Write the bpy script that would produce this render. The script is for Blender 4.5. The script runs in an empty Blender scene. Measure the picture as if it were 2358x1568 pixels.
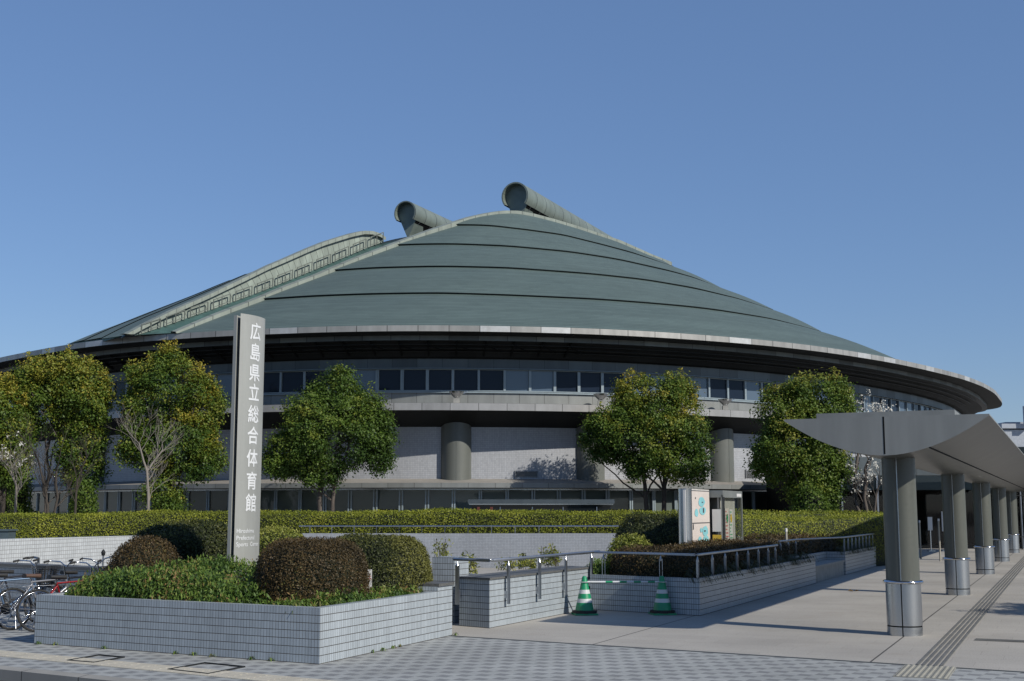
import bpy, bmesh, math, random
import numpy as np
from mathutils import Vector, Matrix
random.seed(7); RNG = np.random.default_rng(7)
S = bpy.context.scene; COL = S.collection
# ------------------------------------------------------------------ camera, world, sun
F = 2893.0; PT = math.radians(7.65); EYE = 1.9; PW, PH = 2358.0, 1568.0
cam = bpy.data.cameras.new('camera'); co = bpy.data.objects.new('camera', cam); COL.objects.link(co)
cam.sensor_width = 36; cam.lens = F / PW * 36; cam.clip_end = 3000; cam.clip_start = .1
co.location = (0, 0, EYE); co.rotation_euler = (math.pi / 2 + PT, 0, 0); S.camera = co
SUN_EL, SUN_AZ = math.radians(34), math.radians(130.5)
W = bpy.data.worlds.new('World'); S.world = W; W.use_nodes = True
nt = W.node_tree; sky = nt.nodes.new('ShaderNodeTexSky'); sky.sky_type = 'NISHITA'; sky.sun_disc = False
sky.sun_elevation = SUN_EL; sky.sun_rotation = SUN_AZ; sky.altitude = 0; sky.air_density = 1.15; sky.dust_density = 0.0; sky.ozone_density = 3.2
skm = nt.nodes.new('ShaderNodeMix'); skm.data_type = 'RGBA'; skm.blend_type = 'MULTIPLY'; skm.inputs[0].default_value = 1; skm.inputs[7].default_value = (.90, .985, 1.19, 1)
nt.links.new(sky.outputs[0], skm.inputs[6]); sk2 = nt.nodes.new('ShaderNodeMix'); sk2.data_type = 'RGBA'; sk2.inputs[0].default_value = .35; sk2.inputs[7].default_value = (2.25, 4.0, 7.6, 1)
nt.links.new(skm.outputs[2], sk2.inputs[6]); nt.links.new(sk2.outputs[2], nt.nodes['Background'].inputs[0]); nt.nodes['Background'].inputs[1].default_value = .078
sl = bpy.data.lights.new('sun', 'SUN'); sl.energy = 5.0; sl.angle = math.radians(.5); sl.color = (1, .94, .84)
so = bpy.data.objects.new('sun', sl); COL.objects.link(so)
sd = Vector((math.sin(SUN_AZ) * math.cos(SUN_EL), math.cos(SUN_AZ) * math.cos(SUN_EL), math.sin(SUN_EL)))
so.rotation_euler = sd.to_track_quat('Z', 'Y').to_euler(); so.location = (20, -20, 40)
S.view_settings.view_transform = 'Standard'; S.view_settings.look = 'None'; S.view_settings.exposure = 0; S.view_settings.gamma = 1
# ------------------------------------------------------------------ where things stand (measured in the photograph)
CP, SP = math.cos(PT), math.sin(PT)
def ray(x, y):
    u = 784 - y
    return Vector((x - 1179, F * CP - u * SP, F * SP + u * CP))
def atY(x, y, Y): r = ray(x, y); k = Y / r.y; return Vector((r.x * k, Y, r.z * k + EYE))
def atZ(x, y, z): r = ray(x, y); k = (z - EYE) / r.z; return Vector((r.x * k, r.y * k, z))
def gnd(x, y): return atZ(x, y, 0)
def onplane(x, y, p0, d):                      # vertical plane through p0 along plan direction d
    r = ray(x, y); n = Vector((-d[1], d[0])); k = (n.x * p0[0] + n.y * p0[1]) / (n.x * r.x + n.y * r.y)
    return Vector((r.x * k, r.y * k, r.z * k + EYE))
D = Vector((.4035, .915)).normalized(); Q = Vector((D.y, -D.x))      # axis of the walkway, and across it
E_ = Vector((.852, -.5235)).normalized(); N_ = Vector((-E_.y, E_.x))  # along the street, and away from it
# ------------------------------------------------------------------ helpers
def link(o, parent=None):
    COL.objects.link(o)
    if parent: o.parent = parent
    return o
def tag(o, label=None, cat=None, group=None, kind=None):
    if label: o['label'] = label
    if cat: o['category'] = cat
    if group: o['group'] = group
    if kind: o['kind'] = kind
    return o
def empty(name, loc=(0, 0, 0), rz=0):
    o = bpy.data.objects.new(name, None); o.location = loc; o.rotation_euler = (0, 0, rz); o.empty_display_size = .2
    return link(o)
def copy_tree(o, parent=None):
    c = o.copy(); COL.objects.link(c); c.parent = parent
    for ch in list(o.children): copy_tree(ch, c)
    return c
class MB:
    def __init__(s): s.v = []; s.f = []; s.m = []; s.uv = []; s.sm = []
    def face(s, pts, mat=0, uv=None, smooth=False):
        b = len(s.v); s.v += [tuple(p) for p in pts]; s.f.append(tuple(range(b, b + len(pts)))); s.m.append(mat)
        s.uv += list(uv) if uv else [(p[0], p[1]) for p in pts]; s.sm.append(smooth)
    def grid(s, rows, mat=0, uvf=None, smooth=True, closed=False):
        b = len(s.v); n = len(rows[0])
        for r in rows: s.v += [tuple(p) for p in r]
        for i in range(len(rows) - 1):
            for j in range(n if closed else n - 1):
                k = (j + 1) % n
                s.f.append((b + i * n + j, b + i * n + k, b + (i + 1) * n + k, b + (i + 1) * n + j)); s.m.append(mat); s.sm.append(smooth)
                if uvf: s.uv += [uvf(i, j), uvf(i, j + 1), uvf(i + 1, j + 1), uvf(i + 1, j)]
                else: s.uv += [(j, i), (j + 1, i), (j + 1, i + 1), (j, i + 1)]
    def box(s, c, size, ax=(1, 0), mat=0, topmat=None):
        ax = Vector((ax[0], ax[1])).normalized(); ay = Vector((-ax.y, ax.x)); hx, hy, hz = size[0] / 2, size[1] / 2, size[2] / 2
        def P(i, j, k): return (c[0] + ax.x * i * hx + ay.x * j * hy, c[1] + ax.y * i * hx + ay.y * j * hy, c[2] + k * hz)
        zl, zh = c[2] - hz, c[2] + hz
        for a, b, L in (((-1, -1), (1, -1), hx), ((1, -1), (1, 1), hy), ((1, 1), (-1, 1), hx), ((-1, 1), (-1, -1), hy)):
            s.face([P(*a, -1), P(*b, -1), P(*b, 1), P(*a, 1)], mat, [(0, zl), (2 * L, zl), (2 * L, zh), (0, zh)])
        s.face([P(-1, -1, 1), P(1, -1, 1), P(1, 1, 1), P(-1, 1, 1)], mat if topmat is None else topmat)
        s.face([P(-1, 1, -1), P(1, 1, -1), P(1, -1, -1), P(-1, -1, -1)], mat)
    def bar(s, a, b, w, h, mat=0):                # slanting rectangular bar
        a, b = Vector(a), Vector(b); d = (b - a).normalized(); up = Vector((0, 0, 1)) if abs(d.z) < .95 else Vector((0, 1, 0))
        x = d.cross(up).normalized() * w / 2; y = x.normalized().cross(d) * h / 2
        A = [a - x - y, a + x - y, a + x + y, a - x + y]; B = [p + (b - a) for p in A]
        for i in range(4): j = (i + 1) % 4; s.face([A[i], A[j], B[j], B[i]], mat)
        s.face(A[::-1], mat); s.face(B, mat)
    def prism(s, poly, z0, z1, mat=0, topmat=None, bottom=False):
        n = len(poly); u = 0; ar = sum(poly[i][0] * poly[(i + 1) % n][1] - poly[(i + 1) % n][0] * poly[i][1] for i in range(n))
        if ar < 0: poly = poly[::-1]
        zz = (lambda z: z if isinstance(z, (list, tuple)) else [z] * n)(z1)
        if ar < 0: zz = zz[::-1]
        for i in range(n):
            j = (i + 1) % n; a, b = poly[i], poly[j]; L = math.hypot(b[0] - a[0], b[1] - a[1])
            s.face([(a[0], a[1], z0), (b[0], b[1], z0), (b[0], b[1], zz[j]), (a[0], a[1], zz[i])], mat, [(u, z0), (u + L, z0), (u + L, zz[j]), (u, zz[i])]); u += L
        s.face([(p[0], p[1], z) for p, z in zip(poly, zz)], mat if topmat is None else topmat)
        if bottom: s.face([(p[0], p[1], z0) for p in poly[::-1]], mat)
    def tube(s, pts, r, n=8, mat=0, caps=True, rs=None):
        pts = [Vector(p) for p in pts]; rows = []; prev = None
        for i, p in enumerate(pts):
            d = (pts[min(i + 1, len(pts) - 1)] - pts[max(i - 1, 0)]).normalized()
            if prev is None: up = Vector((0, 0, 1)) if abs(d.z) < .9 else Vector((1, 0, 0)); x = d.cross(up).normalized()
            else: x = (prev - d * prev.dot(d)).normalized()
            prev = x; y = d.cross(x); rr = rs[i] if rs else r
            rows.append([p + (x * math.cos(t) + y * math.sin(t)) * rr for t in (2 * math.pi * k / n for k in range(n))])
        s.grid(rows, mat, closed=True)
        if caps: s.face(rows[0][::-1], mat); s.face(rows[-1], mat)
    def lathe(s, prof, c=(0, 0, 0), n=24, mat=0, smooth=True, mats=None):
        rows = [[(c[0] + r * math.cos(2 * math.pi * k / n), c[1] + r * math.sin(2 * math.pi * k / n), c[2] + z) for k in range(n)] for r, z in prof]
        for i in range(len(rows) - 1):
            rr = prof[i][0]
            s.grid(rows[i:i + 2], mats[i] if mats else mat, closed=True, smooth=smooth, uvf=lambda a, b, i=i, rr=rr: (b * 2 * math.pi * max(rr, .01) / n, prof[i + a][1]))
    def build(s, name, mats, parent=None):
        me = bpy.data.meshes.new(name); me.from_pydata(s.v, [], s.f)
        for m in (mats if isinstance(mats, (list, tuple)) else [mats]): me.materials.append(m)
        me.polygons.foreach_set('material_index', s.m); me.polygons.foreach_set('use_smooth', s.sm)
        l = me.uv_layers.new(name='UVMap'); l.data.foreach_set('uv', np.array(s.uv, dtype=np.float32).ravel())
        me.update(); o = bpy.data.objects.new(name, me)
        return link(o, parent)
# ------------------------------------------------------------------ materials
def mat(name): m = bpy.data.materials.new(name); m.use_nodes = True; return m, m.node_tree.nodes, m.node_tree.links, m.node_tree.nodes['Principled BSDF']
class G:      # tiny node-graph helper
    def __init__(s, m): s.n = m.node_tree.nodes; s.l = m.node_tree.links
    def put(s, sock, v):
        if isinstance(v, bpy.types.NodeSocket): s.l.new(v, sock)
        elif isinstance(v, (tuple, list)) and len(v) == 3 and sock.type == 'RGBA': sock.default_value = (*v, 1)
        else: sock.default_value = v
    def math(s, op, a, b=0., c=None):
        n = s.n.new('ShaderNodeMath'); n.operation = op; s.put(n.inputs[0], a); s.put(n.inputs[1], b)
        if c is not None: s.put(n.inputs[2], c)
        return n.outputs[0]
    def mix(s, f, a, b, mode='MIX'):
        n = s.n.new('ShaderNodeMix'); n.data_type = 'RGBA'; n.blend_type = mode; s.put(n.inputs[0], f); s.put(n.inputs[6], a); s.put(n.inputs[7], b); return n.outputs[2]
    def noise(s, scale, detail=4, vec=None, rough=.55, dim='3D'):
        n = s.n.new('ShaderNodeTexNoise'); n.inputs['Scale'].default_value = scale; n.inputs['Detail'].default_value = detail; n.inputs['Roughness'].default_value = rough
        if vec is None: vec = s.obj()
        s.l.new(vec, n.inputs['Vector']); return n.outputs[0]
    def obj(s): return s.n.new('ShaderNodeTexCoord').outputs['Object']
    def uv(s):
        n = s.n.new('ShaderNodeUVMap'); n.uv_map = 'UVMap'; x = s.n.new('ShaderNodeSeparateXYZ'); s.l.new(n.outputs[0], x.inputs[0]); return x.outputs[0], x.outputs[1]
    def comb(s, x, y, z=0.):
        n = s.n.new('ShaderNodeCombineXYZ'); s.put(n.inputs[0], x); s.put(n.inputs[1], y); s.put(n.inputs[2], z); return n.outputs[0]
    def scale(s, v, k):
        n = s.n.new('ShaderNodeVectorMath'); n.operation = 'MULTIPLY'; s.put(n.inputs[0], v); n.inputs[1].default_value = k; return n.outputs[0]
    def white(s, v): n = s.n.new('ShaderNodeTexWhiteNoise'); n.noise_dimensions = '3D'; s.l.new(v, n.inputs['Vector']); return n.outputs['Value']
    def rng(s, v, a, b, c, d):
        n = s.n.new('ShaderNodeMapRange'); s.put(n.inputs[0], v); n.inputs[1].default_value = a; n.inputs[2].default_value = b; n.inputs[3].default_value = c; n.inputs[4].default_value = d; return n.outputs[0]
    def line(s, u, period, w):           # 1 on a joint of width w every period
        m = s.math('FRACT', s.math('DIVIDE', u, period)); return s.math('LESS_THAN', m, w / period)
    def bump(s, h, strength, dist, bs):
        n = s.n.new('ShaderNodeBump'); n.inputs['Strength'].default_value = strength; n.inputs['Distance'].default_value = dist; s.l.new(h, n.inputs['Height']); s.l.new(n.outputs[0], bs.inputs['Normal'])
def plain(name, col, rough=.6, metal=0., var=.12, nscale=3., bump=0., streak=False, spec=None):
    m, n, l, b = mat(name); g = G(m)
    v = g.obj()
    if streak: v = g.scale(v, (1, 1, .12))
    f = g.noise(nscale, 5, v)
    k = g.rng(f, .3, .7, 1 - var, 1 + var)
    g.put(b.inputs['Base Color'], g.mix(1., col, g.comb(k, k, k), 'MULTIPLY'))
    b.inputs['Roughness'].default_value = rough; b.inputs['Metallic'].default_value = metal
    if spec is not None: b.inputs['Specular IOR Level'].default_value = spec
    if rough > .35: g.put(b.inputs['Roughness'], g.rng(g.noise(nscale * 4, 3), .3, .7, max(rough - .08, 0.02), min(rough + .08, 1)))
    if bump: g.bump(g.noise(nscale * 12, 4), bump, .02, b)
    return m
def tiled(name, col, grout, tw, th, gw=.006, rough=.35, var=.08, stain=.1, gh=None):
    m, n, l, b = mat(name); g = G(m); u, v = g.uv()
    lu = g.line(u, tw, gw); lv = g.line(v, th, gh or gw); j = g.math('MAXIMUM', lu, lv)
    cell = g.comb(g.math('FLOOR', g.math('DIVIDE', u, tw)), g.math('FLOOR', g.math('DIVIDE', v, th)))
    k = g.rng(g.white(cell), 0, 1, 1 - var, 1 + var)
    st = g.rng(g.noise(.9, 6, g.scale(g.obj(), (1, 1, .35))), .3, .75, 1 + stain * .4, 1 - stain)
    k = g.math('MULTIPLY', k, st); k = g.math('MULTIPLY', k, g.rng(g.noise(2.6, 5, g.scale(g.obj(), (1, 1, .07)), .7), .3, .7, .94, 1.05))
    c = g.mix(1., col, g.comb(k, k, k), 'MULTIPLY')
    g.put(b.inputs['Base Color'], g.mix(j, c, grout)); g.put(b.inputs['Roughness'], g.rng(j, 0, 1, rough, .9))
    g.bump(g.math('SUBTRACT', 1., j), .35, .004, b)
    return m
def panelled(name, col, pw, rough=.45, metal=.3, var=.15, odd=None, gw=.02, streak=.15, off=0., spec=.5):
    m, n, l, b = mat(name); g = G(m); u, v = g.uv()
    u = g.math('ADD', u, off); b.inputs['Specular IOR Level'].default_value = spec
    cell = g.math('FLOOR', g.math('DIVIDE', u, pw)); wn = g.white(g.comb(cell, 3.3, 1.7))
    k = g.math('MULTIPLY', g.rng(wn, 0, 1, 1 - var, 1 + var), g.rng(g.noise(2.2, 6, g.scale(g.obj(), (1, 1, .3))), .3, .7, 1 - streak, 1 + streak * .6))
    c = g.mix(1., col, g.comb(k, k, k), 'MULTIPLY')
    if odd: c = g.mix(g.math('GREATER_THAN', g.white(g.comb(cell, 9.1, 4.4)), odd[1]), c, g.mix(g.noise(3., 5), odd[0], col))
    g.put(b.inputs['Base Color'], g.mix(g.line(u, pw, gw), c, (.02, .02, .02))); b.inputs['Roughness'].default_value = rough; b.inputs['Metallic'].default_value = metal
    return m
TILE = tiled('tile_grey_white', (.465, .52, .56), (.07, .065, .06), .0475, .098, .005, gh=.009)
TILE_FAR = tiled('tile_square_white', (.455, .472, .505), (.29, .30, .32), .1, .1, .010, stain=.08)
TILE_PALE = tiled('tile_pale', (.62, .655, .67), (.25, .25, .25), .1, .1, .01, stain=.08)
GRANITE = plain('dark_granite', (.14, .14, .135), .45, nscale=40, var=.35)
STEEL = plain('brushed_steel', (.50, .51, .52), .27, 1., .05, 2, streak=True)
CHROME = plain('polished_steel', (.55, .56, .58), .12, 1., .05, 5)
RAILM = plain('satin_rail', (.36, .38, .41), .3, .9, .08, 4)
COLM = plain('olive_grey_column_paint', (.11, .117, .10), .42, .0, .12, 5, streak=True)
CANM = plain('grey_canopy_metal', (.26, .272, .265), .55, .05, .12, 4, streak=True)
DARKM = plain('dark_metal', (.028, .031, .033), .5, .0, .15, 3, spec=.15)
BLACK = plain('black_gap', (.012, .013, .014), .7, spec=.05)
DKRUB = plain('black_rubber', (.02, .02, .02), .7)
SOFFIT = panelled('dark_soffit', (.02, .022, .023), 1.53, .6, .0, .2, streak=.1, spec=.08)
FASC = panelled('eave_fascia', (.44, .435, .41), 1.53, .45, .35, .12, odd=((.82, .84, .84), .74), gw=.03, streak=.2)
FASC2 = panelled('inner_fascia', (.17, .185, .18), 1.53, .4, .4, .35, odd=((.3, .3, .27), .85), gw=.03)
LEDGEP = panelled('ledge_fascia', (.47, .465, .455), 1.5, .4, .35, .10, gw=.025)
SILLP = panelled('sill_panels', (.27, .285, .28), 1.46, .5, .25, .08, gw=.02)
HEADP = panelled('head_panels', (.13, .155, .165), 1.46, .45, .3, .25, gw=.02)
LIP = plain('ledge_flashing', (.33, .31, .28), .7, 0., .12, 2)
CONC = plain('pale_concrete', (.36, .36, .34), .85, 0., .15, 4, bump=.2)
FRAME = plain('window_frame', (.30, .37, .41), .4, .1, .06)
BCOL = plain('building_column', (.15, .16, .145), .45, .0, .12, 2, streak=True)
VERGE = panelled('verge_flashing', (.33, .37, .32), 1.6, .55, .2, .08, gw=.05)
WALLG = panelled('pale_green_sheet', (.33, .385, .335), 1.3, .6, .1, .08, gw=.06, streak=.25)
GUTTER = plain('green_copper_gutter', (.06, .135, .125), .7, 0., .3, 2)
VENTM = panelled('vent_copper', (.27, .32, .28), 1.75, .5, .3, .06, gw=.06)
VCAP = plain('vent_cap', (.22, .27, .24), .55, .3, .15, 1.5)
WHITE = plain('white_paint', (.8, .8, .79), .4, var=.04)
GREENP = plain('green_plastic', (.01, .30, .13), .4, var=.08, nscale=8)
WHITEP = plain('reflective_white', (.72, .74, .75), .35, var=.05)
SOIL = plain('soil', (.05, .035, .02), .95, var=.4, nscale=8, bump=.4)
def roofmat():
    m, n, l, b = mat('roof_slate_copper'); g = G(m); u, v = g.uv()
    row = g.math('FLOOR', g.math('DIVIDE', v, .24)); br = g.math('FRACT', g.math('DIVIDE', v, .24))
    cu = g.math('FLOOR', g.math('ADD', g.math('DIVIDE', u, 1.2), g.math('MULTIPLY', row, .37)))
    k = g.rng(g.white(g.comb(cu, row)), 0, 1, .94, 1.06)
    k2 = g.rng(g.white(g.comb(row, 2.2)), 0, 1, .92, 1.08)
    k3 = g.rng(g.noise(.8, 6, g.comb(g.math('MULTIPLY', u, .25), g.math('MULTIPLY', v, .9))), .3, .7, .93, 1.06)
    k = g.math('MULTIPLY', g.math('MULTIPLY', k, k2), k3)
    c = g.mix(g.noise(.12, 3), (.108, .155, .150), (.122, .168, .158))
    c = g.mix(1., c, g.comb(k, k, k), 'MULTIPLY'); c = g.mix(g.math('MULTIPLY', g.math('LESS_THAN', br, .22), .5), c, (.04, .062, .06))
    g.put(b.inputs['Base Color'], c); b.inputs['Roughness'].default_value = .62; b.inputs['Specular IOR Level'].default_value = .35
    g.bump(br, .5, .03, b); return m
ROOF = roofmat()
def glass(name, col, rough=.03, ior=1.7):
    m, n, l, b = mat(name); g = G(m); g.put(b.inputs['Base Color'], col); b.inputs['Roughness'].default_value = rough; b.inputs['IOR'].default_value = 1.5; b.inputs['Specular IOR Level'].default_value = ior
    g.bump(g.noise(.5, 2), .05, .05, b); return m
GLASS = glass('tinted_glass', (.012, .019, .034), .03, .15); GLASS2 = glass('dark_shop_glass', (.008, .011, .013), .04, .4)
GLASS_SKY = glass('sky_reflection_glass', (.075, .105, .145), .05, .6)  # pale blue base colour paints in reflected sky
BLIND = plain('pale_blind', (.22, .25, .235), .8, var=.06)
def clear_glass():
    m = bpy.data.materials.new('clear_glass'); m.use_nodes = True; n = m.node_tree.nodes; l = m.node_tree.links; n.clear()
    o = n.new('ShaderNodeOutputMaterial'); t = n.new('ShaderNodeBsdfTransparent'); gl = n.new('ShaderNodeBsdfGlossy'); gl.inputs['Roughness'].default_value = .03; fr = n.new('ShaderNodeFresnel'); fr.inputs[0].default_value = 1.5
    mx = n.new('ShaderNodeMixShader'); l.new(fr.outputs[0], mx.inputs[0]); l.new(t.outputs[0], mx.inputs[1]); l.new(gl.outputs[0], mx.inputs[2]); l.new(mx.outputs[0], o.inputs[0]); t.inputs[0].default_value = (.9, .93, .92, 1); return m
CLEAR = clear_glass()
def foliage(name, cols, patch=.35, trans=.25, rough=.55):
    m, n, l, b = mat(name); g = G(m)
    a = n.new('ShaderNodeAttribute'); a.attribute_name = 'tone'
    f = g.math('ADD', a.outputs['Fac'], g.rng(g.noise(patch, 3), .35, .65, -.22, .22))
    r = n.new('ShaderNodeValToRGB'); l.new(f, r.inputs[0]); e = r.color_ramp.elements
    while len(e) < len(cols): e.new(.5)
    for i, (p, c) in enumerate(cols): e[i].position = p; e[i].color = (*c, 1)
    l.new(r.outputs[0], b.inputs['Base Color']); b.inputs['Roughness'].default_value = rough; b.inputs['Specular IOR Level'].default_value = .3
    t = n.new('ShaderNodeBsdfTranslucent'); l.new(r.outputs[0], t.inputs[0]); mx = n.new('ShaderNodeMixShader'); mx.inputs[0].default_value = trans
    l.new(b.outputs[0], mx.inputs[1]); l.new(t.outputs[0], mx.inputs[2]); l.new(mx.outputs[0], n['Material Output'].inputs[0]); return m
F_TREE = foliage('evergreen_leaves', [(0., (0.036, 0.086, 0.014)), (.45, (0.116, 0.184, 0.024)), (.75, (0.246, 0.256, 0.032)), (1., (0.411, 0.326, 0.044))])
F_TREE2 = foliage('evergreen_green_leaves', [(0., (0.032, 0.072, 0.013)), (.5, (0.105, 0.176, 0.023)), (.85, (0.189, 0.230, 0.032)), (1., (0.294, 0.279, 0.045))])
F_HEDGE = foliage('hedge_leaves', [(0., (0.082, 0.097, 0.013)), (.5, (0.219, 0.255, 0.021)), (1., (0.410, 0.406, 0.044))], .8, .15)
F_RED = foliage('reddish_azalea_leaves', [(0., (0.024, 0.020, 0.007)), (.5, (0.070, 0.048, 0.016)), (.8, (0.114, 0.072, 0.026)), (1., (0.144, 0.144, 0.036))], 1.5, .1)
F_DARK = foliage('dark_azalea_leaves', [(0., (0.014, 0.026, 0.007)), (.6, (0.048, 0.060, 0.012)), (1., (0.144, 0.144, 0.030))], 1.5, .1)
F_YEL = foliage('yellow_green_leaves', [(0., (0.072, 0.094, 0.014)), (.5, (0.189, 0.217, 0.029)), (1., (0.392, 0.377, 0.087))], 1.5, .15)
F_LOW = foliage('low_shrub_leaves', [(0., (0.030, 0.066, 0.013)), (.5, (0.084, 0.156, 0.026)), (.82, (0.182, 0.261, 0.046)), (1., (0.258, 0.163, 0.066))], 1.2, .2)
F_GRASS = foliage('grass_blades', [(0., (.02, .035, .008)), (.6, (.07, .10, .02)), (1., (.3, .27, .1))], 2., .15)
BLOOM = foliage('white_blossom', [(0., (.72, .70, .62)), (1., (.85, .84, .78))], 1, .2)
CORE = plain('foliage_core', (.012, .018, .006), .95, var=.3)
BARK = plain('grey_bark', (.12, .10, .085), .9, var=.35, nscale=6, bump=.6, streak=True)
BARKD = plain('dark_bark', (.06, .05, .04), .9, var=.3, nscale=6, bump=.6, streak=True)
# ------------------------------------------------------------------ foliage geometry
def leaf_mesh(name, P, Nn, size, material, parent=None, tone=None, aspect=.5, jitter=.9, stretch=None):
    P = np.asarray(P, float); n = len(P); Nn = np.asarray(Nn, float) + RNG.normal(0, jitter, (n, 3)); Nn /= np.linalg.norm(Nn, axis=1)[:, None] + 1e-9
    A = RNG.normal(0, 1, (n, 3))
    if stretch is not None: A = A * .35 + np.array(stretch)
    A -= (A * Nn).sum(1)[:, None] * Nn; A /= np.linalg.norm(A, axis=1)[:, None] + 1e-9
    B = np.cross(Nn, A); s = (size * RNG.uniform(.65, 1.3, n))[:, None]
    a, b = A * s * .5, B * s * .5 * aspect; V = np.stack([P - a, P - a * .1 + b, P + a, P - a * .1 - b], 1).reshape(-1, 3)
    me = bpy.data.meshes.new(name); me.vertices.add(4 * n); me.vertices.foreach_set('co', V.astype(np.float32).ravel())
    me.loops.add(4 * n); me.loops.foreach_set('vertex_index', np.arange(4 * n, dtype=np.int32)); me.polygons.add(n)
    me.polygons.foreach_set('loop_start', np.arange(0, 4 * n, 4, dtype=np.int32)); me.polygons.foreach_set('loop_total', np.full(n, 4, np.int32))
    me.update(calc_edges=True)
    if tone is None: tone = RNG.uniform(0, 1, n)
    at = me.attributes.new('tone', 'FLOAT', 'POINT'); at.data.foreach_set('value', np.repeat(tone, 4).astype(np.float32))
    me.materials.append(material); o = bpy.data.objects.new(name, me); return link(o, parent)
def surf_sample(fn, n, ulo=0, uhi=1, vlo=0, vhi=1, area=True):
    m = n * 3 if area else n
    u = RNG.uniform(ulo, uhi, m); v = RNG.uniform(vlo, vhi, m); e = 1e-3
    p = fn(u, v); du = (fn(u + e, v) - p) / e; dv = (fn(u, v + e) - p) / e; nn = np.cross(du, dv); ar = np.linalg.norm(nn, axis=1) + 1e-9
    if area:
        k = RNG.choice(m, n, replace=False, p=ar / ar.sum()); p, nn, ar = p[k], nn[k], ar[k]
    return p, nn / ar[:, None]
def wob(P, amp, freq, seed=0):
    r = np.random.default_rng(seed); o = np.zeros(len(P))
    for i in range(5):
        k = r.normal(0, 1, 3) * freq * (1 + i * .5); o += np.sin(P @ k + r.uniform(0, 6)) / (1 + i * .4)
    return o * amp
def bush(name, fn, n, size, material, parent=None, nu=40, nv=16, tonef=None, depth=.05, core=True, jitter=.8, aspect=.5):
    p, nn = surf_sample(fn, n); d = RNG.normal(0, depth, n); d = np.where(d > depth * 2, depth, d)
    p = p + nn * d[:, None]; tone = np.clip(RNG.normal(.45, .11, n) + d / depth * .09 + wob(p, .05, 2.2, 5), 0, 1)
    if tonef is not None: tone = tonef(p, nn, tone)
    o = leaf_mesh(name, p, nn, size, material, parent, tone, jitter=jitter, aspect=aspect)
    if core:
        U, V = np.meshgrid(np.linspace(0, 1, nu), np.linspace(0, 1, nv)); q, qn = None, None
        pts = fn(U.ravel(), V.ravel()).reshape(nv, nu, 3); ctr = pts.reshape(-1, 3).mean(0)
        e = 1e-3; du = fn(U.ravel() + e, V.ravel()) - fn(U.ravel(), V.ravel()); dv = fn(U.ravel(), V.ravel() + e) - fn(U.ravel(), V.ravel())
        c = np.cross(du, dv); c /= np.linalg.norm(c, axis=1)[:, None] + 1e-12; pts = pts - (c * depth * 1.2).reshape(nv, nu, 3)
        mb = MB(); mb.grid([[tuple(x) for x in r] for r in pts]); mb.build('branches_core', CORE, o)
    return o
def dome(cx, cy, z0, rx, ry, h, rot=0., p=2.4, amp=.04, seed=0):
    cr, sr = math.cos(rot), math.sin(rot)
    def fn(u, v):
        a = u * 2 * np.pi; t = np.clip(v, 0, 1.001) * np.pi / 2
        c, s = np.cos(t), np.sin(t); rad = np.sign(c) * np.abs(c) ** (2 / p); zz = np.abs(s) ** (2 / p)
        ca, sa = np.cos(a), np.sin(a); x = rx * rad * np.sign(ca) * np.abs(ca) ** .85; y = ry * rad * np.sign(sa) * np.abs(sa) ** .85
        P = np.stack([cx + x * cr - y * sr, cy + x * sr + y * cr, z0 + h * zz], 1)
        k = 1 + wob(P, amp, 2.2, seed); P[:, 0] = cx + (P[:, 0] - cx) * k; P[:, 1] = cy + (P[:, 1] - cy) * k; P[:, 2] = z0 + (P[:, 2] - z0) * k
        return P
    return fn
def hedge_fn(path, w, h, z0=0., p=3., amp=.05, seed=0):
    path = np.array(path, float); seg = np.hypot(*(path[1:, :2] - path[:-1, :2]).T); L = np.r_[0, np.cumsum(seg)]; T = L[-1]
    ws = np.interp; W_ = w if callable(w) else (lambda s: w); H_ = h if callable(h) else (lambda s: np.full_like(s, h))
    def fn(u, v):
        s = np.clip(u, 0, 1.002) * T; cx = ws(s, L, path[:, 0]); cy = ws(s, L, path[:, 1]); e = .6
        tx = ws(s + e, L, path[:, 0]) - ws(s - e, L, path[:, 0]); ty = ws(s + e, L, path[:, 1]) - ws(s - e, L, path[:, 1]); n = np.hypot(tx, ty) + 1e-9; tx /= n; ty /= n
        a = v * np.pi; c, sn = np.cos(a), np.sin(a); k = np.sign(c) * np.abs(c) ** (2 / p); z = np.abs(sn) ** (2 / p)
        endf = np.clip(np.minimum(s, T - s) / .5, 0.02, 1) ** .5
        P = np.stack([cx - ty * -k * w / 2 * endf, cy + tx * -k * w / 2 * endf, z0 + H_(s) * z * (.5 + .5 * endf)], 1)
        P[:, 2] += wob(P, amp, .9, seed) * z; q = wob(P, amp, 1.3, seed + 1); P[:, 0] += -ty * -k * q; P[:, 1] += tx * -k * q
        return P
    fn.T = T; return fn
# ------------------------------------------------------------------ 1. ground
def uvw(p): return (p[0] * D.x + p[1] * D.y, p[0] * Q.x + p[1] * Q.y)
def uve(p): return (p[0] * E_.x + p[1] * E_.y, p[0] * N_.x + p[1] * N_.y)
def strip_poly(n0, n1, e0, e1): return [tuple(E_ * a + N_ * b) for a, b in ((e0, n0), (e1, n0), (e1, n1), (e0, n1))]
ASPH = plain('asphalt', (.05, .05, .052), .9, var=.2, nscale=30, bump=.4)
mb = MB(); mb.face([(-900, -900, -.14), (900, -900, -.14), (900, 900, -.14), (-900, 900, -.14)]); o = mb.build('road', ASPH); tag(o, kind='structure')
def spots(g, sc):
    v = g.n.new('ShaderNodeTexVoronoi'); v.inputs['Scale'].default_value = sc; g.l.new(g.obj(), v.inputs['Vector'])
    return g.math('MULTIPLY', g.math('LESS_THAN', v.outputs['Distance'], .02 * sc), .45)
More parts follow.
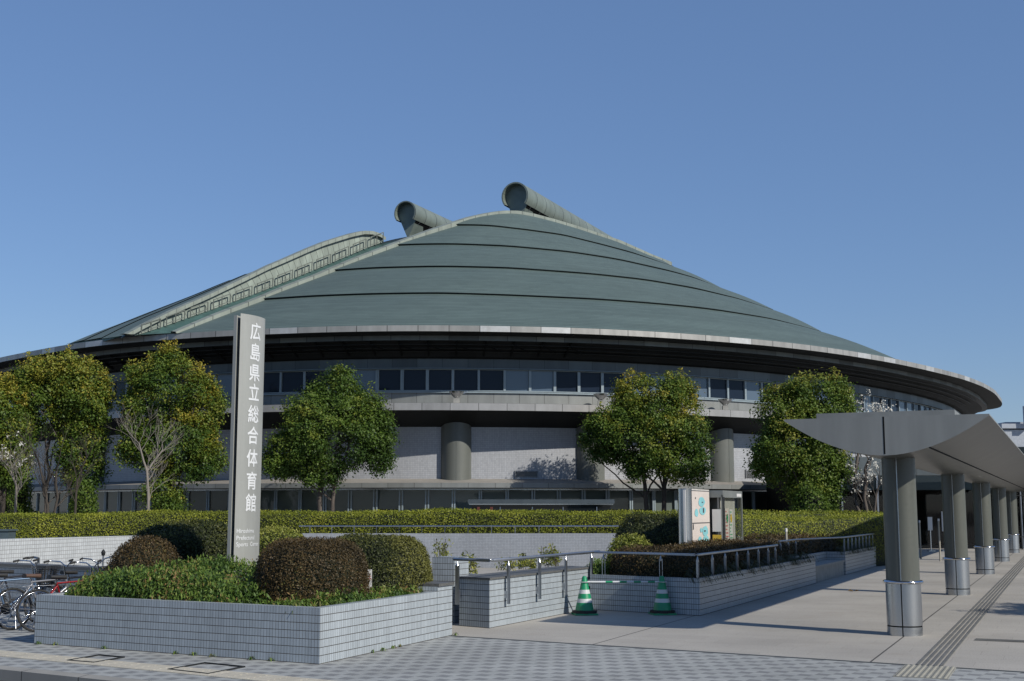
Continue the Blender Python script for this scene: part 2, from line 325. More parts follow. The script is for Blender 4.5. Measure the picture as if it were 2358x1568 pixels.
def paver():
    m, n, l, b = mat('checker_pavers'); g = G(m); u, v = g.uv()
    row = g.math('FLOOR', g.math('DIVIDE', v, .15)); sh = g.math('ADD', u, g.math('MULTIPLY', row, -.1667)); f = g.math('FRACT', g.math('DIVIDE', sh, .5))
    dk = g.math('LESS_THAN', f, .3); cell = g.comb(g.math('FLOOR', g.math('DIVIDE', sh, .1667)), row)
    k = g.math('MULTIPLY', g.rng(g.white(cell), 0, 1, .93, 1.07), g.rng(g.noise(.5, 6), .3, .7, .88, 1.1))
    c = g.mix(g.math('MULTIPLY', dk, g.rng(g.white(cell), 0, 1, .75, 1.)), (.40, .415, .405), (.215, .22, .225)); c = g.mix(1., c, g.comb(k, k, k), 'MULTIPLY')
    j = g.math('MAXIMUM', g.line(v, .15, .006), g.line(sh, .1667, .005)); c = g.mix(g.math('MULTIPLY', j, .55), c, (.1, .1, .09)); c = g.mix(spots(g, 1.4), c, (.12, .12, .11)); c = g.mix(g.math('MULTIPLY', g.rng(g.noise(.8, 6, None, .7), .55, .8, 0, 1), .3), c, (.2, .19, .16))
    g.put(b.inputs['Base Color'], c); b.inputs['Roughness'].default_value = .85; g.bump(g.noise(60, 3), .3, .004, b); return m
PAVER = paver()
def slab():
    m, n, l, b = mat('granite_plaza'); g = G(m); u, v = g.uv()
    big = g.math('LESS_THAN', g.math('FRACT', g.math('DIVIDE', g.math('ADD', v, 2.42 + 39), 3.9)), .006)
    row = g.math('FLOOR', g.math('DIVIDE', u, .45)); fine = g.math('MAXIMUM', g.line(u, .45, .008), g.line(g.math('ADD', v, g.math('MULTIPLY', row, .3)), .9, .006))
    k = g.math('MULTIPLY', g.rng(g.noise(.35, 7), .3, .7, .84, 1.12), g.rng(g.noise(45, 3), .3, .7, .82, 1.18))
    k = g.math('MULTIPLY', k, g.rng(g.white(g.comb(row, g.math('FLOOR', g.math('DIVIDE', g.math('ADD', v, g.math('MULTIPLY', row, .3)), .9)))), 0, 1, .96, 1.04))
    c = g.mix(1., (.455, .43, .385), g.comb(k, k, k), 'MULTIPLY'); c = g.mix(g.math('MULTIPLY', fine, .4), c, (.12, .11, .1)); c = g.mix(big, c, (.06, .055, .05))
    c = g.mix(g.math('MULTIPLY', g.rng(g.noise(.55, 6, None, .7), .55, .75, 0, 1), .28), c, (.22, .165, .11)); c = g.mix(spots(g, 1.1), c, (.10, .095, .09))
    g.put(b.inputs['Base Color'], c); b.inputs['Roughness'].default_value = .8; g.bump(g.noise(80, 3), .25, .004, b); return m
SLAB = slab()
def sheet(name, poly, z, m, uvf):
    mb = MB(); mb.face([(x, y, z) for x, y in poly], 0, [uvf(p) for p in poly]); o = mb.build(name, m); tag(o, kind='structure'); return o
KN, PN = 10.01, 16.06
sheet('pavement', strip_poly(KN + .16, PN, -70, 70), 0, PAVER, uve)
sheet('plaza', strip_poly(PN, 260, -160, 220), 0, SLAB, uvw)
KERBM = panelled('kerb_stone', (.36, .35, .32), 1.0, .85, 0, .12, gw=.012)
mb = MB()
a, b = E_ * -70 + N_ * KN, E_ * 70 + N_ * KN; c, d = b + N_ * .155, a + N_ * .155
mb.face([(a.x, a.y, -.14), (b.x, b.y, -.14), (b.x, b.y, -.012), (a.x, a.y, -.012)], 0, [(0, 0), (140, 0), (140, .1), (0, .1)])
mb.face([(a.x, a.y, -.012), (b.x, b.y, -.012), (c.x, c.y, .004), (d.x, d.y, .004)], 0, [(0, 0), (140, 0), (140, .1), (0, .1)])
mb.face([(d.x, d.y, .004), (c.x, c.y, .004), (c.x, c.y, -.14), (d.x, d.y, -.14)]); o = mb.build('kerb', KERBM); tag(o, kind='structure')
DRAIN = plain('drain_edge', (.13, .14, .135), .6, .4, .2, 8)
mb = MB(); mid = N_ * PN; mb.box((mid.x, mid.y, -.02), (140, .07, .052), (E_.x, E_.y)); tag(mb.build('drain_channel', DRAIN), kind='structure')
# tactile strips
YEL = plain('buff_tactile', (.60, .555, .45), .85, var=.12, nscale=3, bump=.2)
mb = MB()
for a0 in np.arange(-34, 22, .302):
    c = E_ * (a0 + .15) + N_ * 11.0; mb.box((c.x, c.y, .002), (.298, .44, .012), (E_.x, E_.y))
    for k in range(4): c2 = c + N_ * (-.15 + .1 * k); mb.box((c2.x, c2.y, .0085), (.28, .04, .003), (E_.x, E_.y))
tag(mb.build('tactile_paving', YEL), 'buff tactile strip running along the checkered pavement', 'tactile paving')
GT = plain('grey_tactile', (.17, .17, .16), .75, var=.2, nscale=3)
p0 = gnd(2142, 1531); q0 = p0.x * Q.x + p0.y * Q.y; r0 = p0.x * D.x + p0.y * D.y
mb = MB()
for k in range(5):
    c = Q * (q0 - .14 + .07 * k) + D * (r0 + 25 - .1); mb.box((c.x, c.y, .006), (50, .034, .012), (D.x, D.y))
tag(mb.build('tactile_paving', GT), 'grey ridged tactile strip beside the walkway columns', 'tactile paving')
mb = MB(); r1 = r0 + 3.3
for k in range(4): c = Q * (q0 + 1.75) + D * (r1 + .07 * k); mb.box((c.x, c.y, .006), (2.9, .034, .012), (Q.x, Q.y))
tag(mb.build('tactile_paving', GT), 'short grey tactile branch crossing toward the right edge', 'tactile paving')
mb = MB(); DM = plain('dotted_tactile', (.34, .33, .28), .8, var=.1); c0 = Q * (q0 + .02) + D * (r0 - .75)
mb.box((c0.x, c0.y, .003), (1.15, .6, .01), (D.x, D.y))
for i in range(18):
    for j in range(9):
        c = Q * (q0 + .02 - .26 + j * .065) + D * (r0 - 1.29 + i * .064); mb.lathe([(.024, .008), (.018, .016), (0.001, .017)], (c.x, c.y, 0), 8)
tag(mb.build('tactile_paving', DM), 'small dotted tactile patch where the plaza meets the pavement', 'tactile paving')
for q, lab in (([(590, 1365), (875, 1315), (1105, 1335), (830, 1385)], 'smaller paved manhole cover in the pavement nearer the bicycles'), ([(1480, 1445), (1810, 1385), (2170, 1420), (1840, 1485)], 'larger paved manhole cover in the pavement by the kerb')):
    g_ = [gnd(x * .2604, 1166.7 + .2604 * y) for x, y in q]; mb = MB(); ctr = sum(g_, Vector()) / 4
    for i in range(4):
        a, b = g_[i], g_[(i + 1) % 4]; ai, bi = a + (ctr - a).normalized() * .03, b + (ctr - b).normalized() * .03
        mb.prism([tuple(p.xy) for p in (a, b, bi, ai)], -.02, .0165)
    tag(mb.build('manhole_frame', DARKM), lab, 'manhole cover')
# ------------------------------------------------------------------ 2. arena
H = 9.0
RP = [(0,822.7),(66.6,809.4),(146.5,794.4),(229.7,782.8),(326,773.8),(437.7,765.4),(530.9,760.2),(626.6,755.8),(764,751),(878,749),(978.7,748.6),(1052,749.1),(1196.9,751.3),(1300,754),(1406.6,758),(1538,765.2),(1659,774),(1769.5,783.6),(1866,794.6),(1949,806.4),(2047.5,822.9),(2129,840.5),(2217,863),(2263.7,881),(2290.4,897),(2308.7,921)]
rp = [atZ(x, y, H + EYE) for x, y in RP]; pts = [np.array(p.xy) for p in rp]
XC, YC = -.45 * H, 12.15 * H
tip = np.array([4.72 * H, YC]); right = pts + [np.array([4.69 * H, 11.9 * H * .5 + YC * .5]), tip]
left = [np.array([2 * XC - p[0], p[1]]) for p in reversed(right) if 2 * XC - p[0] < pts[0][0] - 3.0]
front = left + right
back = [np.array([p[0], 2 * YC - p[1]]) for p in reversed(front)][1:-1]
loop = np.array(front + back)
def resample(P, n, closed=True):
    P = np.array(P); Pc = np.vstack([P, P[:1]]) if closed else P; s = np.r_[0, np.cumsum(np.linalg.norm(Pc[1:] - Pc[:-1], axis=1))]
    t = np.linspace(0, s[-1], n, endpoint=not closed); return np.stack([np.interp(t, s, Pc[:, k]) for k in range(Pc.shape[1])], 1), s[-1]
loop, _ = resample(loop, 720)
for _i in range(26): loop = .25 * np.roll(loop, 1, 0) + .5 * loop + .25 * np.roll(loop, -1, 0)
loop, LT = resample(loop, 480)
tg = np.roll(loop, -2, 0) - np.roll(loop, 2, 0); tg /= np.linalg.norm(tg, axis=1)[:, None]; nin = np.stack([-tg[:, 1], tg[:, 0]], 1)
if ((loop.mean(0) - loop) * nin).sum() < 0: nin = -nin
for _i in range(8): nin = .25 * np.roll(nin, 1, 0) + .5 * nin + .25 * np.roll(nin, -1, 0)
nin /= np.linalg.norm(nin, axis=1)[:, None]
ds = LT / 480
def ring(off): return loop + nin * off
def ring_strip(o0, z0, o1, z1, name, m, parent, steps=1, smooth=True, i0=0, i1=480):
    mb = MB(); idx = list(range(i0, i1 + 1)); rows = []
    for k in range(steps + 1):
        t = k / steps; r = ring(o0 + (o1 - o0) * t); rows.append([(*r[i % 480], EYE + z0 + (z1 - z0) * t) for i in idx])
    hh = math.hypot(o1 - o0, z1 - z0); mb.grid(rows, uvf=lambda a, b: (b * ds, a * hh / steps), smooth=smooth); return mb.build(name, m, parent)
def at_arc(s, off):      # point, inward normal, tangent at arc length s
    i = (s / ds) % 480; a = int(i) % 480; b = (a + 1) % 480; f = i - int(i); p = loop[a] * (1 - f) + loop[b] * f; n = nin[a] * (1 - f) + nin[b] * f; n /= np.hypot(*n)
    return p + n * off, n
def arc_of_x(px):        # arc length of the ring point seen at image column px (front side)
    best = None
    for i in range(480):
        p = loop[i]
        if p[1] > 11.2 * H: continue
        x = p[0] / p[1]; r = ray(px, 800); e = abs(x - r.x / r.y)
        if best is None or e < best[0]: best = (e, i)
    return best[1] * ds
def arc_for(px, off):    # arc length whose inset point (offset off) is seen at image column px
    best = None
    for i in range(480):
        p = loop[i] + nin[i] * off
        if loop[i][1] > 11.2 * H: continue
        r = ray(px, 1000); e = abs(p[0] / p[1] - r.x / r.y)
        if best is None or e < best[0]: best = (e, i)
    i = best[1]; sg = []
    for k in range(-20, 21):
        q = (i + k / 20.) * ds; p, n = at_arc(q % LT, off); r = ray(px, 1000); sg.append((abs(p[0] / p[1] - r.x / r.y), q % LT))
    return min(sg)[1]
A = empty('arena', (XC, 62, 0)); tag(A, 'huge round sports arena with dark green slate roof and metal eaves', 'building')
A_inv = Matrix.Translation((-XC, -62, 0))
def keep(o):            # world-space mesh under the arena
    o.matrix_parent_inverse = A_inv; return o
AP = None
def ar(o0, z0, o1, z1, name, m, **k): return keep(ring_strip(o0, z0, o1, z1, name, m, A, **k))
ar(.0, 8.71, 0, 9.0, 'eave_fascia', FASC)
ar(0, 9.0, 9.0, 9.02, 'eave_top', GUTTER)
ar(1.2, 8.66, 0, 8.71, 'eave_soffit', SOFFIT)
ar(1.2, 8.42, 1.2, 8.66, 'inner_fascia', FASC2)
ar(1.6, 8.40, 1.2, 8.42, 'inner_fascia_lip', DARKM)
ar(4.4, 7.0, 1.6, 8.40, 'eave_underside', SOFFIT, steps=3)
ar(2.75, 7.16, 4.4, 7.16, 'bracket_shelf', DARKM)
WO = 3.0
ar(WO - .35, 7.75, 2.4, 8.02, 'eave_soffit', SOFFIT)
ar(WO, 7.19, WO, 7.72, 'head_panel', HEADP)
ar(WO - .06, 7.16, WO - .06, 7.22, 'head_trim', FRAME)
ar(WO + .25, 5.9, WO + .25, 7.3, 'window_backing', BLACK)
ar(WO, 5.35, WO, 6.02, 'sill_panel', SILLP)
ar(WO - .1, 6.0, WO + .3, 6.03, 'window_sill', FRAME)
ar(WO - .1, 5.93, WO - .1, 6.0, 'window_sill', FRAME)
ar(1.6, 5.30, WO, 5.34, 'ledge_top', LEDGEP)
ar(1.55, 4.93, 1.55, 5.29, 'ledge_fascia', LEDGEP)
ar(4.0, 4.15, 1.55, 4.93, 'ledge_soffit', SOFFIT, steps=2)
TO = 3.75
ar(TO, 1.52, TO, 4.3, 'tiled_wall', TILE_FAR)
ar(2.2, 1.32, TO, 1.56, 'ledge_flashing', LIP)
ar(2.2, 1.08, 2.2, 1.32, 'lower_fascia', SILLP)
ar(3.0, 1.06, 2.2, 1.08, 'lower_soffit', DARKM)
ar(3.05, .98, 3.05, 1.06, 'glazing_head', STEEL)
ar(4.2, -EYE, 4.2, 1.1, 'interior_back', BLACK)
# under-eave struts and thin rails
s_lo, s_hi = arc_of_x(-260), arc_of_x(2290)
if s_hi < s_lo: s_lo, s_hi = s_hi, s_lo
mbt = MB(); k = 0; s = s_lo
while s < s_hi:
    p, n = at_arc(s, 1.35); p2, n2 = at_arc(s, 2.6); p3, _n = at_arc(s + .9, 2.2)
    if (s - arc_of_x(1400)) * (arc_of_x(2200) - arc_of_x(1400)) > 0: s += 1.53; continue
    mbt.bar((*p, EYE + 8.38), (*p2, EYE + 7.85), .07, .12); mbt.bar((*p, EYE + 8.2), (*p3, EYE + 8.0), .05, .05); s += 1.53
keep(mbt.build('eave_strut', BLACK, A))
for off, z in ((1.5, 8.26), (1.9, 8.12), (2.3, 8.0)):
    r = ring(off); mb = MB(); mb.tube([(*r[i % 480], EYE + z) for i in range(int(s_lo / ds), int(s_hi / ds))], .035, 6); keep(mb.build('eave_rail', DARKM, A))
# windows of the upper storey
def win_mesh():
    w, h = 1.46, 1.14; f = MB(); fw = .075
    f.box((-w / 2 + fw / 2, 0, h / 2), (fw, .12, h)); f.box((w / 2 - fw / 2, 0, h / 2), (fw, .12, h)); f.box((0, 0, h - .02), (w - 2 * fw, .12, .04)); f.box((0, 0, .025), (w - 2 * fw, .12, .05))
    p = MB(); p.face([(-w / 2 + fw, .04, .05), (w / 2 - fw, .04, .05), (w / 2 - fw, .04, h - .04), (-w / 2 + fw, .04, h - .04)]); return f, p
f, p = win_mesh(); wf = f.build('window', FRAME); wp = p.build('pane', GLASS, wf); wp1m = wp.data; wp2m = wp.data.copy(); wp2m.materials[0] = GLASS_SKY
f2 = MB(); f2.box((-.74, 0, 1.45), (.07, .1, 2.9)); f2.box((.74, 0, 1.45), (.07, .1, 2.9)); sf = f2.build('glazing_bay', FRAME)
p2 = MB(); p2.face([(-.705, .03, 0), (.705, .03, 0), (.705, .03, 2.9), (-.705, .03, 2.9)]); sp = p2.build('pane', CLEAR, sf)
p3 = MB(); p3.face([(-.705, .12, 1.5), (.705, .12, 1.5), (.705, .12, 2.9), (-.705, .12, 2.9)]); sb = p3.build('blind', BLIND, sf)
first = True; s = s_lo; k = 0; nw = 0
for kind, proto, off, z, pitch in (('w', wf, WO, 6.02, 1.46), ('g', sf, 3.1, -EYE, 1.5)):
    s = s_lo + .3; fst = True
    while s < s_hi - .5 and nw < 190:
        p, n = at_arc(s, off); o = proto if fst else copy_tree(proto); fst = False; o.parent = A; o.matrix_parent_inverse = A_inv
        o.location = (p[0], p[1], EYE + z); ang = math.atan2(n[1], n[0]) - math.pi / 2; o.rotation_euler = (0, 0, ang)
        if kind == 'w':
            dk_ = random.random() < .62
            for ch in o.children: ch.data = wp1m if dk_ else wp2m  # random mix of dark panes and panes with painted sky reflection
        if kind == 'g' and random.random() < .12:
            for ch in o.children:
                if ch.name.startswith('blind'): ch.scale = (1, 1, .72); ch.location.z = .82
        s += pitch; nw += 1
# building columns
for px in (-60, 235, 445, 755, 1050, 1357, 1655, 1925):
    s = arc_for(px, 3.9); p, n = at_arc(s, 3.9); p2 = p; mb = MB(); mb.lathe([(.8, 1.4), (.8, 4.75)], (p[0], p[1], EYE), 40)
    mb.box((p[0] - n[0] * .8, p[1] - n[1] * .8, EYE + 3.1), (.02, .02, 3.3)); o = keep(mb.build('column', BCOL, A))
    mb = MB(); mb.lathe([(.42, -EYE), (.42, 1.05)], (p[0], p[1], EYE), 24); q, _n = at_arc(s, 3.7)
    keep(mb.build('lower_column', BLIND, A))
LOUV = plain('vent_grille', (.25, .26, .27), .5, .3)
for x0, x1, y0, y1 in ((1186, 1238, 1085, 1097), (1446, 1482, 1080, 1097), (1545, 1584, 1080, 1097), (1708, 1752, 1083, 1100), (1756, 1790, 1083, 1100), (1795, 1830, 1083, 1100)):
    s = arc_for((x0 + x1) / 2, TO - .04); p, n = at_arc(s, TO - .04); w = (x1 - x0) / 2919 * p[1]; z0, z1 = atY(x0, y1, p[1]).z, atY(x0, y0, p[1]).z; ax = (-n[1], n[0]); mb = MB()
    for i in range(9): mb.box((p[0], p[1], z0 + (z1 - z0) * (i + .5) / 9), (w, .06, (z1 - z0) / 9 * .45), ax)
    for sgn in (-1, 1): mb.box((p[0] + ax[0] * sgn * w / 2, p[1] + ax[1] * sgn * w / 2, (z0 + z1) / 2), (.05, .07, z1 - z0 + .06), ax)
    keep(mb.build('vent_grille', LOUV, A))
# ---- roof
PA = atZ(396, 768, H + EYE); PD = Vector((.643, .766)).normalized(); P0 = (PA.x, PA.y)
def P1(x, y): return onplane(x, y, P0, PD)
def curve_z(cpts, z): return [atZ(x, y, z) for x, y in cpts]
VG = [(396, 768), (487.4, 729), (560, 701), (600, 685), (651.5, 663), (724, 636), (763, 619), (815.5, 597), (899, 565), (982.5, 534), (1041, 514.5), (1075, 503.5), (1110, 495.5), (1135, 491), (1160, 488), (1188, 488.5), (1222, 495), (1270, 507.5), (1328.6, 525), (1375, 540.5), (1422, 556), (1494, 588), (1540, 606)]
vg = [P1(x, y) for x, y in VG]
def lvl(x, y): return P1(x, y).z
Ls = [([(396, 768), (487, 764), (626, 758), (764, 753.5), (878, 751.5), (1013, 751), (1197, 754), (1400, 760.5), (1538, 768), (1659, 777), (1770, 787), (1866, 797.5), (1980, 813), (2062, 826)], 10.1),
      ([(600, 691), (720, 683), (860, 678), (1013, 676), (1172, 681), (1372, 690), (1500, 699.5), (1595, 708), (1658, 716), (1775, 734), (1850, 752), (1890, 763)], 8.1),
      ([(763, 624.5), (860, 618), (1016, 614.4), (1172, 618), (1360, 631.6), (1485, 645), (1596, 664), (1700, 688), (1780, 713)], 7.1),
      ([(907, 566), (970, 563.5), (1047, 562.9), (1172, 567.9), (1313, 581), (1422, 598), (1547, 626), (1596, 639), (1660, 663)], 6.0),
      ([(1041, 519.4), (1085, 519), (1131.7, 520.7), (1219, 531), (1297, 542), (1391, 565.4), (1460, 584), (1550, 613)], 5.6)]
def smooth3(P, n):
    P, _ = resample([tuple(p) for p in P], 200, False)
    for _i in range(40): P[1:-1] = .25 * P[:-2] + .5 * P[1:-1] + .25 * P[2:]
    return resample(P, n, False)[0]
curves = []; far = []
for cp, sfar in Ls:
    z = (H + EYE) if not curves else lvl(*cp[0]); c = curve_z(cp, z); q = PA.xy + PD * sfar * H; last = c[-1]
    ext = [Vector((last.x + (q.x - last.x) * t, last.y + (q.y - last.y) * t, z)) for t in (.25, .5, .75, 1)]; far.append(Vector((q.x, q.y, z)))
    curves.append(smooth3(c, 90).tolist() + [list(e) for e in ext])
top = [v for v in vg if v.z > 0]; i10 = 10
vt = vg[i10:] + [far[4]]; vt = smooth3(vt, 94).tolist(); curves.append(vt)
def lerp(a, b, t): return [a[i] + (b[i] - a[i]) * t for i in range(3)]
for k in range(5):
    c0, c1 = curves[k], curves[k + 1]; n = 94; raise_ = 0. if k == 0 else .07
    c0r = [list(p) for p in c0]
    mb = MB(); rows = []
    for r in range(9):
        t = r / 8; row = []
        for j in range(n):
            p = lerp(c0[j], c1[j], t); lift = raise_ * (1 - .75 * min(1, max(0, (j - 62) / 22))) * (1 - t) ** 1.3 + .10 * math.sin(math.pi * t) * min(1, j / 8); p[2] += lift; 
            if k: p[1] -= .12 * (1 - t) * (1 - .75 * min(1, max(0, (j - 62) / 22))); 
            row.append(p)
        rows.append(row)
    mb.grid(rows, uvf=lambda a, b, k=k: (b * .9, a * .72 + k * 7)); keep(mb.build('roof_band', ROOF, A))
    if k:
        mb = MB(); mb.grid([[(p[0], p[1], p[2] - .03) for p in c0], rows[0]]); keep(mb.build('band_riser', plain('riser_shadow_green', (.03, .042, .042), .8, spec=.1), A))  # near-black riser colour paints the shadow line under each band's overhang
        mb = MB(); mb.grid([[(p[0], p[1], p[2] - .03) for p in rows[0]], [(p[0], p[1] - .02, p[2] - .005) for p in rows[0]]]); keep(mb.build('band_drip', DARKM, A))
allv = vg + [far[4], far[3], far[2], far[1], far[0]]
V3, _ = resample([tuple(v) for v in vg], 140, False)
pn = Vector((PD.y, -PD.x))  # toward the viewer side of the verge
mb = MB(); L_ = [tuple(v) for v in V3]
sec = [(.30, -.28), (.30, .06), (-.10, .12), (-.10, -.55)]
rows = [[(x + pn.x * a, y + pn.y * a, max(z + b, H + EYE)) for x, y, z in L_] for a, b in sec]; mb.grid(rows, uvf=lambda a, b: (b * .45, a * .3), smooth=False); keep(mb.build('verge_flashing', VERGE, A))
mb = MB(); fv = [vg[-1]] + far[::-1]; mb.grid([[tuple(v) for v in fv], [(v.x, v.y, H + EYE) for v in fv]]); keep(mb.build('roof_gable', GUTTER, A))
# channel and second lobe
B0 = atZ(316, 773, H + EYE); B0 = (B0.x, B0.y)
def P2(x, y): return onplane(x, y, B0, PD)
WB = [(312, 772.5), (385, 749), (440, 729), (498, 709), (597, 672.7), (688, 636), (768, 603), (841, 572), (881, 557), (912, 549.5), (937.7, 545)]
WT = [(280, 776), (330, 749), (362, 733), (396, 716.4), (443.6, 696), (483.8, 678), (553, 645), (615.3, 614.3), (651.5, 599), (706, 575), (743, 560), (779, 548.7), (806, 540.5), (833.8, 534.5), (853, 535), (870, 540), (883, 549)]
wb = [P2(x, y) for x, y in WB]; wt = [P2(x, y) for x, y in WT]
wb_s = smooth3(wb, 80); lastwb = wb[-1]
extb = [(lastwb.x + PD.x * t, lastwb.y + PD.y * t, lastwb.z + .03 * t) for t in (3, 6, 10, 16)]
lo = [tuple(p) for p in wb_s] + extb
up = [tuple(Vector(p) + Vector((pn.x * 0, 0, 0))) for p in V3]
vv, _ = resample([tuple(v) for v in vg[:19]], 84, False); mb = MB()
mb.grid([[(x - pn.x * .12, y - pn.y * .12, max(z - .5, H + EYE + .03)) for x, y, z in vv.tolist()], [(l[0], l[1], max(l[2], H + EYE + .03)) for l in lo]]); keep(mb.build('roof_gutter', GUTTER, A))
wbx, _ = resample([tuple(p) for p in wb[:9]], 90, False); wtx, _ = resample([tuple(p) for p in wt], 90, False)
mb = MB(); rows = [[(wbx[j] + (wtx[j] - wbx[j]) * t).tolist() for j in range(90)] for t in (0, .5, 1)]
rows[0] = [[p[0], p[1], max(p[2] - .3, H + EYE + .0)] for p in rows[0]]; rows = [[[p[0], p[1], max(p[2], H + EYE)] for p in r_] for r_ in rows]; mb.grid(rows, uvf=lambda a, b: (b * .62, a), smooth=False); keep(mb.build('lobe_wall', WALLG, A))
mb = MB(); L_ = [tuple(v) for v in wtx.tolist()]; rows = [[(x + pn.x * a, y + pn.y * a, max(z + b, H + EYE)) for x, y, z in L_] for a, b in ((.22, -.16), (.22, .06), (-.2, .1), (-.2, -.3))]
mb.grid(rows, uvf=lambda a, b: (b * .62, a * .3), smooth=False); keep(mb.build('verge_flashing', VERGE, A))
SIL = [(159, 791, 1.05), (200, 774, 1.13), (243, 757, 1.2), (279.6, 744, 1.24), (330, 723, 1.3), (414, 692.7, 1.4), (475, 668, 1.46), (510, 656, 1.5), (578, 631, 1.57), (615, 620, 1.62), (690, 600, 1.70), (780, 576, 1.80), (870, 562, 1.88)]
sil = [atZ(x, y, h * H + EYE) for x, y, h in SIL]; ss = smooth3(sil, 90)
ringL = [atZ(x, y, H + EYE) for x, y in ((280, 777), (240, 783), (200, 788), (159, 793))]
for (t0, t1) in ((0, .36), (.36, .7), (.7, 1.)):
    rows = []
    for r in range(7):
        t = t0 + (t1 - t0) * r / 6; row = []
        for j in range(90):
            p = wtx[j] + (ss[j] - wtx[j]) * t; p = p.tolist(); p[2] += .06 * math.sin(math.pi * t) + (.05 * (1 - r / 6) if t0 and j < 45 else 0) - (0 if t0 or r else .05); row.append(p)
        rows.append(row)
    mb = MB(); mb.grid(rows, uvf=lambda a, b: (b * .7, a * .7)); keep(mb.build('roof_band', ROOF, A))
mb = MB(); bk = [(p[0] - 6 - .1 * j, p[1] + 16 + .18 * j, H + EYE) for j, p in enumerate(ss.tolist())]; mb.grid([ss.tolist(), bk], uvf=lambda a, b: (b * .7, a * 14)); keep(mb.build('roof_band', ROOF, A))
mb = MB(); cl = [wtx[0].tolist(), ss[0].tolist(), bk[0]]; mb.grid([cl, [(p[0], p[1], H + EYE - .1) for p in cl]]); keep(mb.build('roof_skirt', GUTTER, A))
# maintenance railing in the channel
mb = MB(); nb = 12; pp, _ = resample([tuple(p) for p in wb[:9]], nb * 8 + 1, False)
for b in range(nb):
    seg = [Vector(pp[b * 8 + i].tolist()) + Vector((pn.x * .25, pn.y * .25, 0)) for i in (0, 1, 4, 7)]
    for i in (1, 2, 3): mb.bar(seg[i], seg[i] + Vector((0, 0, .50 + .012 * b)), .05, .05)
    mb.bar(seg[1] + Vector((0, 0, .50 + .012 * b)), seg[3] + Vector((0, 0, .50 + .012 * b)), .05, .05); mb.bar(seg[1] + Vector((0, 0, .12)), seg[3] + Vector((0, 0, .12)), .04, .04)
keep(mb.build('roof_railing', plain('railing_bronze', (.15, .17, .15), .6), A))
# rooftop vents
def vent(px, py, Y, r, L, Lt):
    c = atY(px, py, Y); mb = MB(); n = 20; TH = [math.radians(-38 + 256 * i / n) for i in range(n + 1)]
    U = Vector((Q.x, Q.y, 0)); Z = Vector((0, 0, 1)); Dv = Vector((D.x, D.y, 0))
    st = int(L / .9); rows = [[c + Dv * (L * i / st - .55) + (U * math.cos(t) + Z * math.sin(t)) * r for t in TH] for i in range(st + 1)]
    mb.grid(rows, uvf=lambda a, b: (a * L / st, b * .2))
    ro = [[c + Dv * d + (U * math.cos(t) + Z * math.sin(t)) * rr for t in TH] for d, rr in ((-.55, r), (-.55, r * .9), (.1, r * .88))]; mb.grid(ro, smooth=False)
    o = keep(mb.build('rooftop_vent', VENTM, A))
    cap = MB(); face = [c + (U * math.cos(t) + Z * math.sin(t)) * r * .9 for t in TH]; bot = c - Z * r * 2.1
    cap.face([bot] + face); a = face[0]; b = bot + Dv * 2.5
    cap.face([bot, face[0], face[0] + Dv * 1.2, b]); cap.face([face[-1], bot, b, face[-1] + Dv * 1.2])
    cap.build('vent_cap', VCAP, o).matrix_parent_inverse = Matrix.Identity(4)
    lou = MB(); a0 = c + (U * math.cos(TH[0]) + Z * math.sin(TH[0])) * r * .97; b0 = c - Z * r * 1.35 + U * .15
    lou.face([a0, a0 + Dv * (L - 1), b0 + Dv * (L - 1), b0]); lou.build('vent_louvre', BLACK, o)
    fin = MB()
    for i in range(int(L / 1.75)): fin.bar(a0 + Dv * (i * 1.75 + .6), b0 + Dv * (i * 1.75 + .6), .06, .06)
    fin.build('vent_fin', RAILM, o)
    bs = MB(); bs.face([b0, b0 + Dv * L, b0 + Dv * L - Z * 5, b0 - Z * 5]); bs.build('vent_base', WALLG, o)
vent(1192, 455, 89, 1.04, 34, 1); vent(940, 493, 94.5, .93, 30, 1)
# floodlights on the ledge
fl0 = None
for px, py, lab in ((1051, 929, 'leftmost'), (1384, 935.6, 'middle'), (1671, 944, 'rightmost')):
    s = arc_for(px, 2.1); p, n = at_arc(s, 2.1)
    if fl0 is None:
        fl0 = empty('floodlight'); mb = MB(); mb.box((0, 0, .12), (.3, .3, .24)); mb.build('base', CONC, fl0)
        mb = MB(); mb.lathe([(.12, .24), (.14, .3), (.36, .5), (.38, .58), (.36, .6), (0.01, .6)], n=20); mb.build('lamp_head', STEEL, fl0); mb = MB(); mb.bar((.3, .1, .5), (.55, .3, .62), .05, .05); mb.build('arm', RAILM, fl0); o = fl0
    else: o = copy_tree(fl0)
    o.location = (p[0], p[1], EYE + 5.33); tag(o, '%s of the three bowl-shaped floodlights on the arena ledge' % lab, 'floodlight', 'floodlights on the arena ledge')
# foyer at the right
FO = empty('entrance_foyer', (24, 62, 0)); tag(FO, 'dark glazed entrance foyer under the arena behind the walkway columns', 'building'); FI = Matrix.Translation((-24, -62, 0))
def fk(o): o.matrix_parent_inverse = FI; return o
mb = MB(); mb.box((29, 66, 4.0), (30, 8, .9)); fk(mb.build('roof', HEADP, FO)); mb = MB(); mb.box((29, 69.5, 1.75), (30, .2, 3.5)); mb.box((14.1, 66, 1.75), (.2, 7, 3.5)); fk(mb.build('wall', BLACK, FO))
mb = MB(); mb.box((29, 62.1, 3.2), (29.8, .06, .72)); fk(mb.build('blind', BLIND, FO))
for i in range(17): mb = MB(); x = 14.4 + 1.75 * i; mb.box((x, 62, 1.77), (.08 if i < 6 else .05, .1, 3.54)); fk(mb.build('mullion', RAILM, FO))
mb = MB(); mb.face([(14.1, 62.05, 0), (43.9, 62.05, 0), (43.9, 62.05, 3.5), (14.1, 62.05, 3.5)]); fk(mb.build('glass', CLEAR, FO))
mb = MB(); x = 23.4
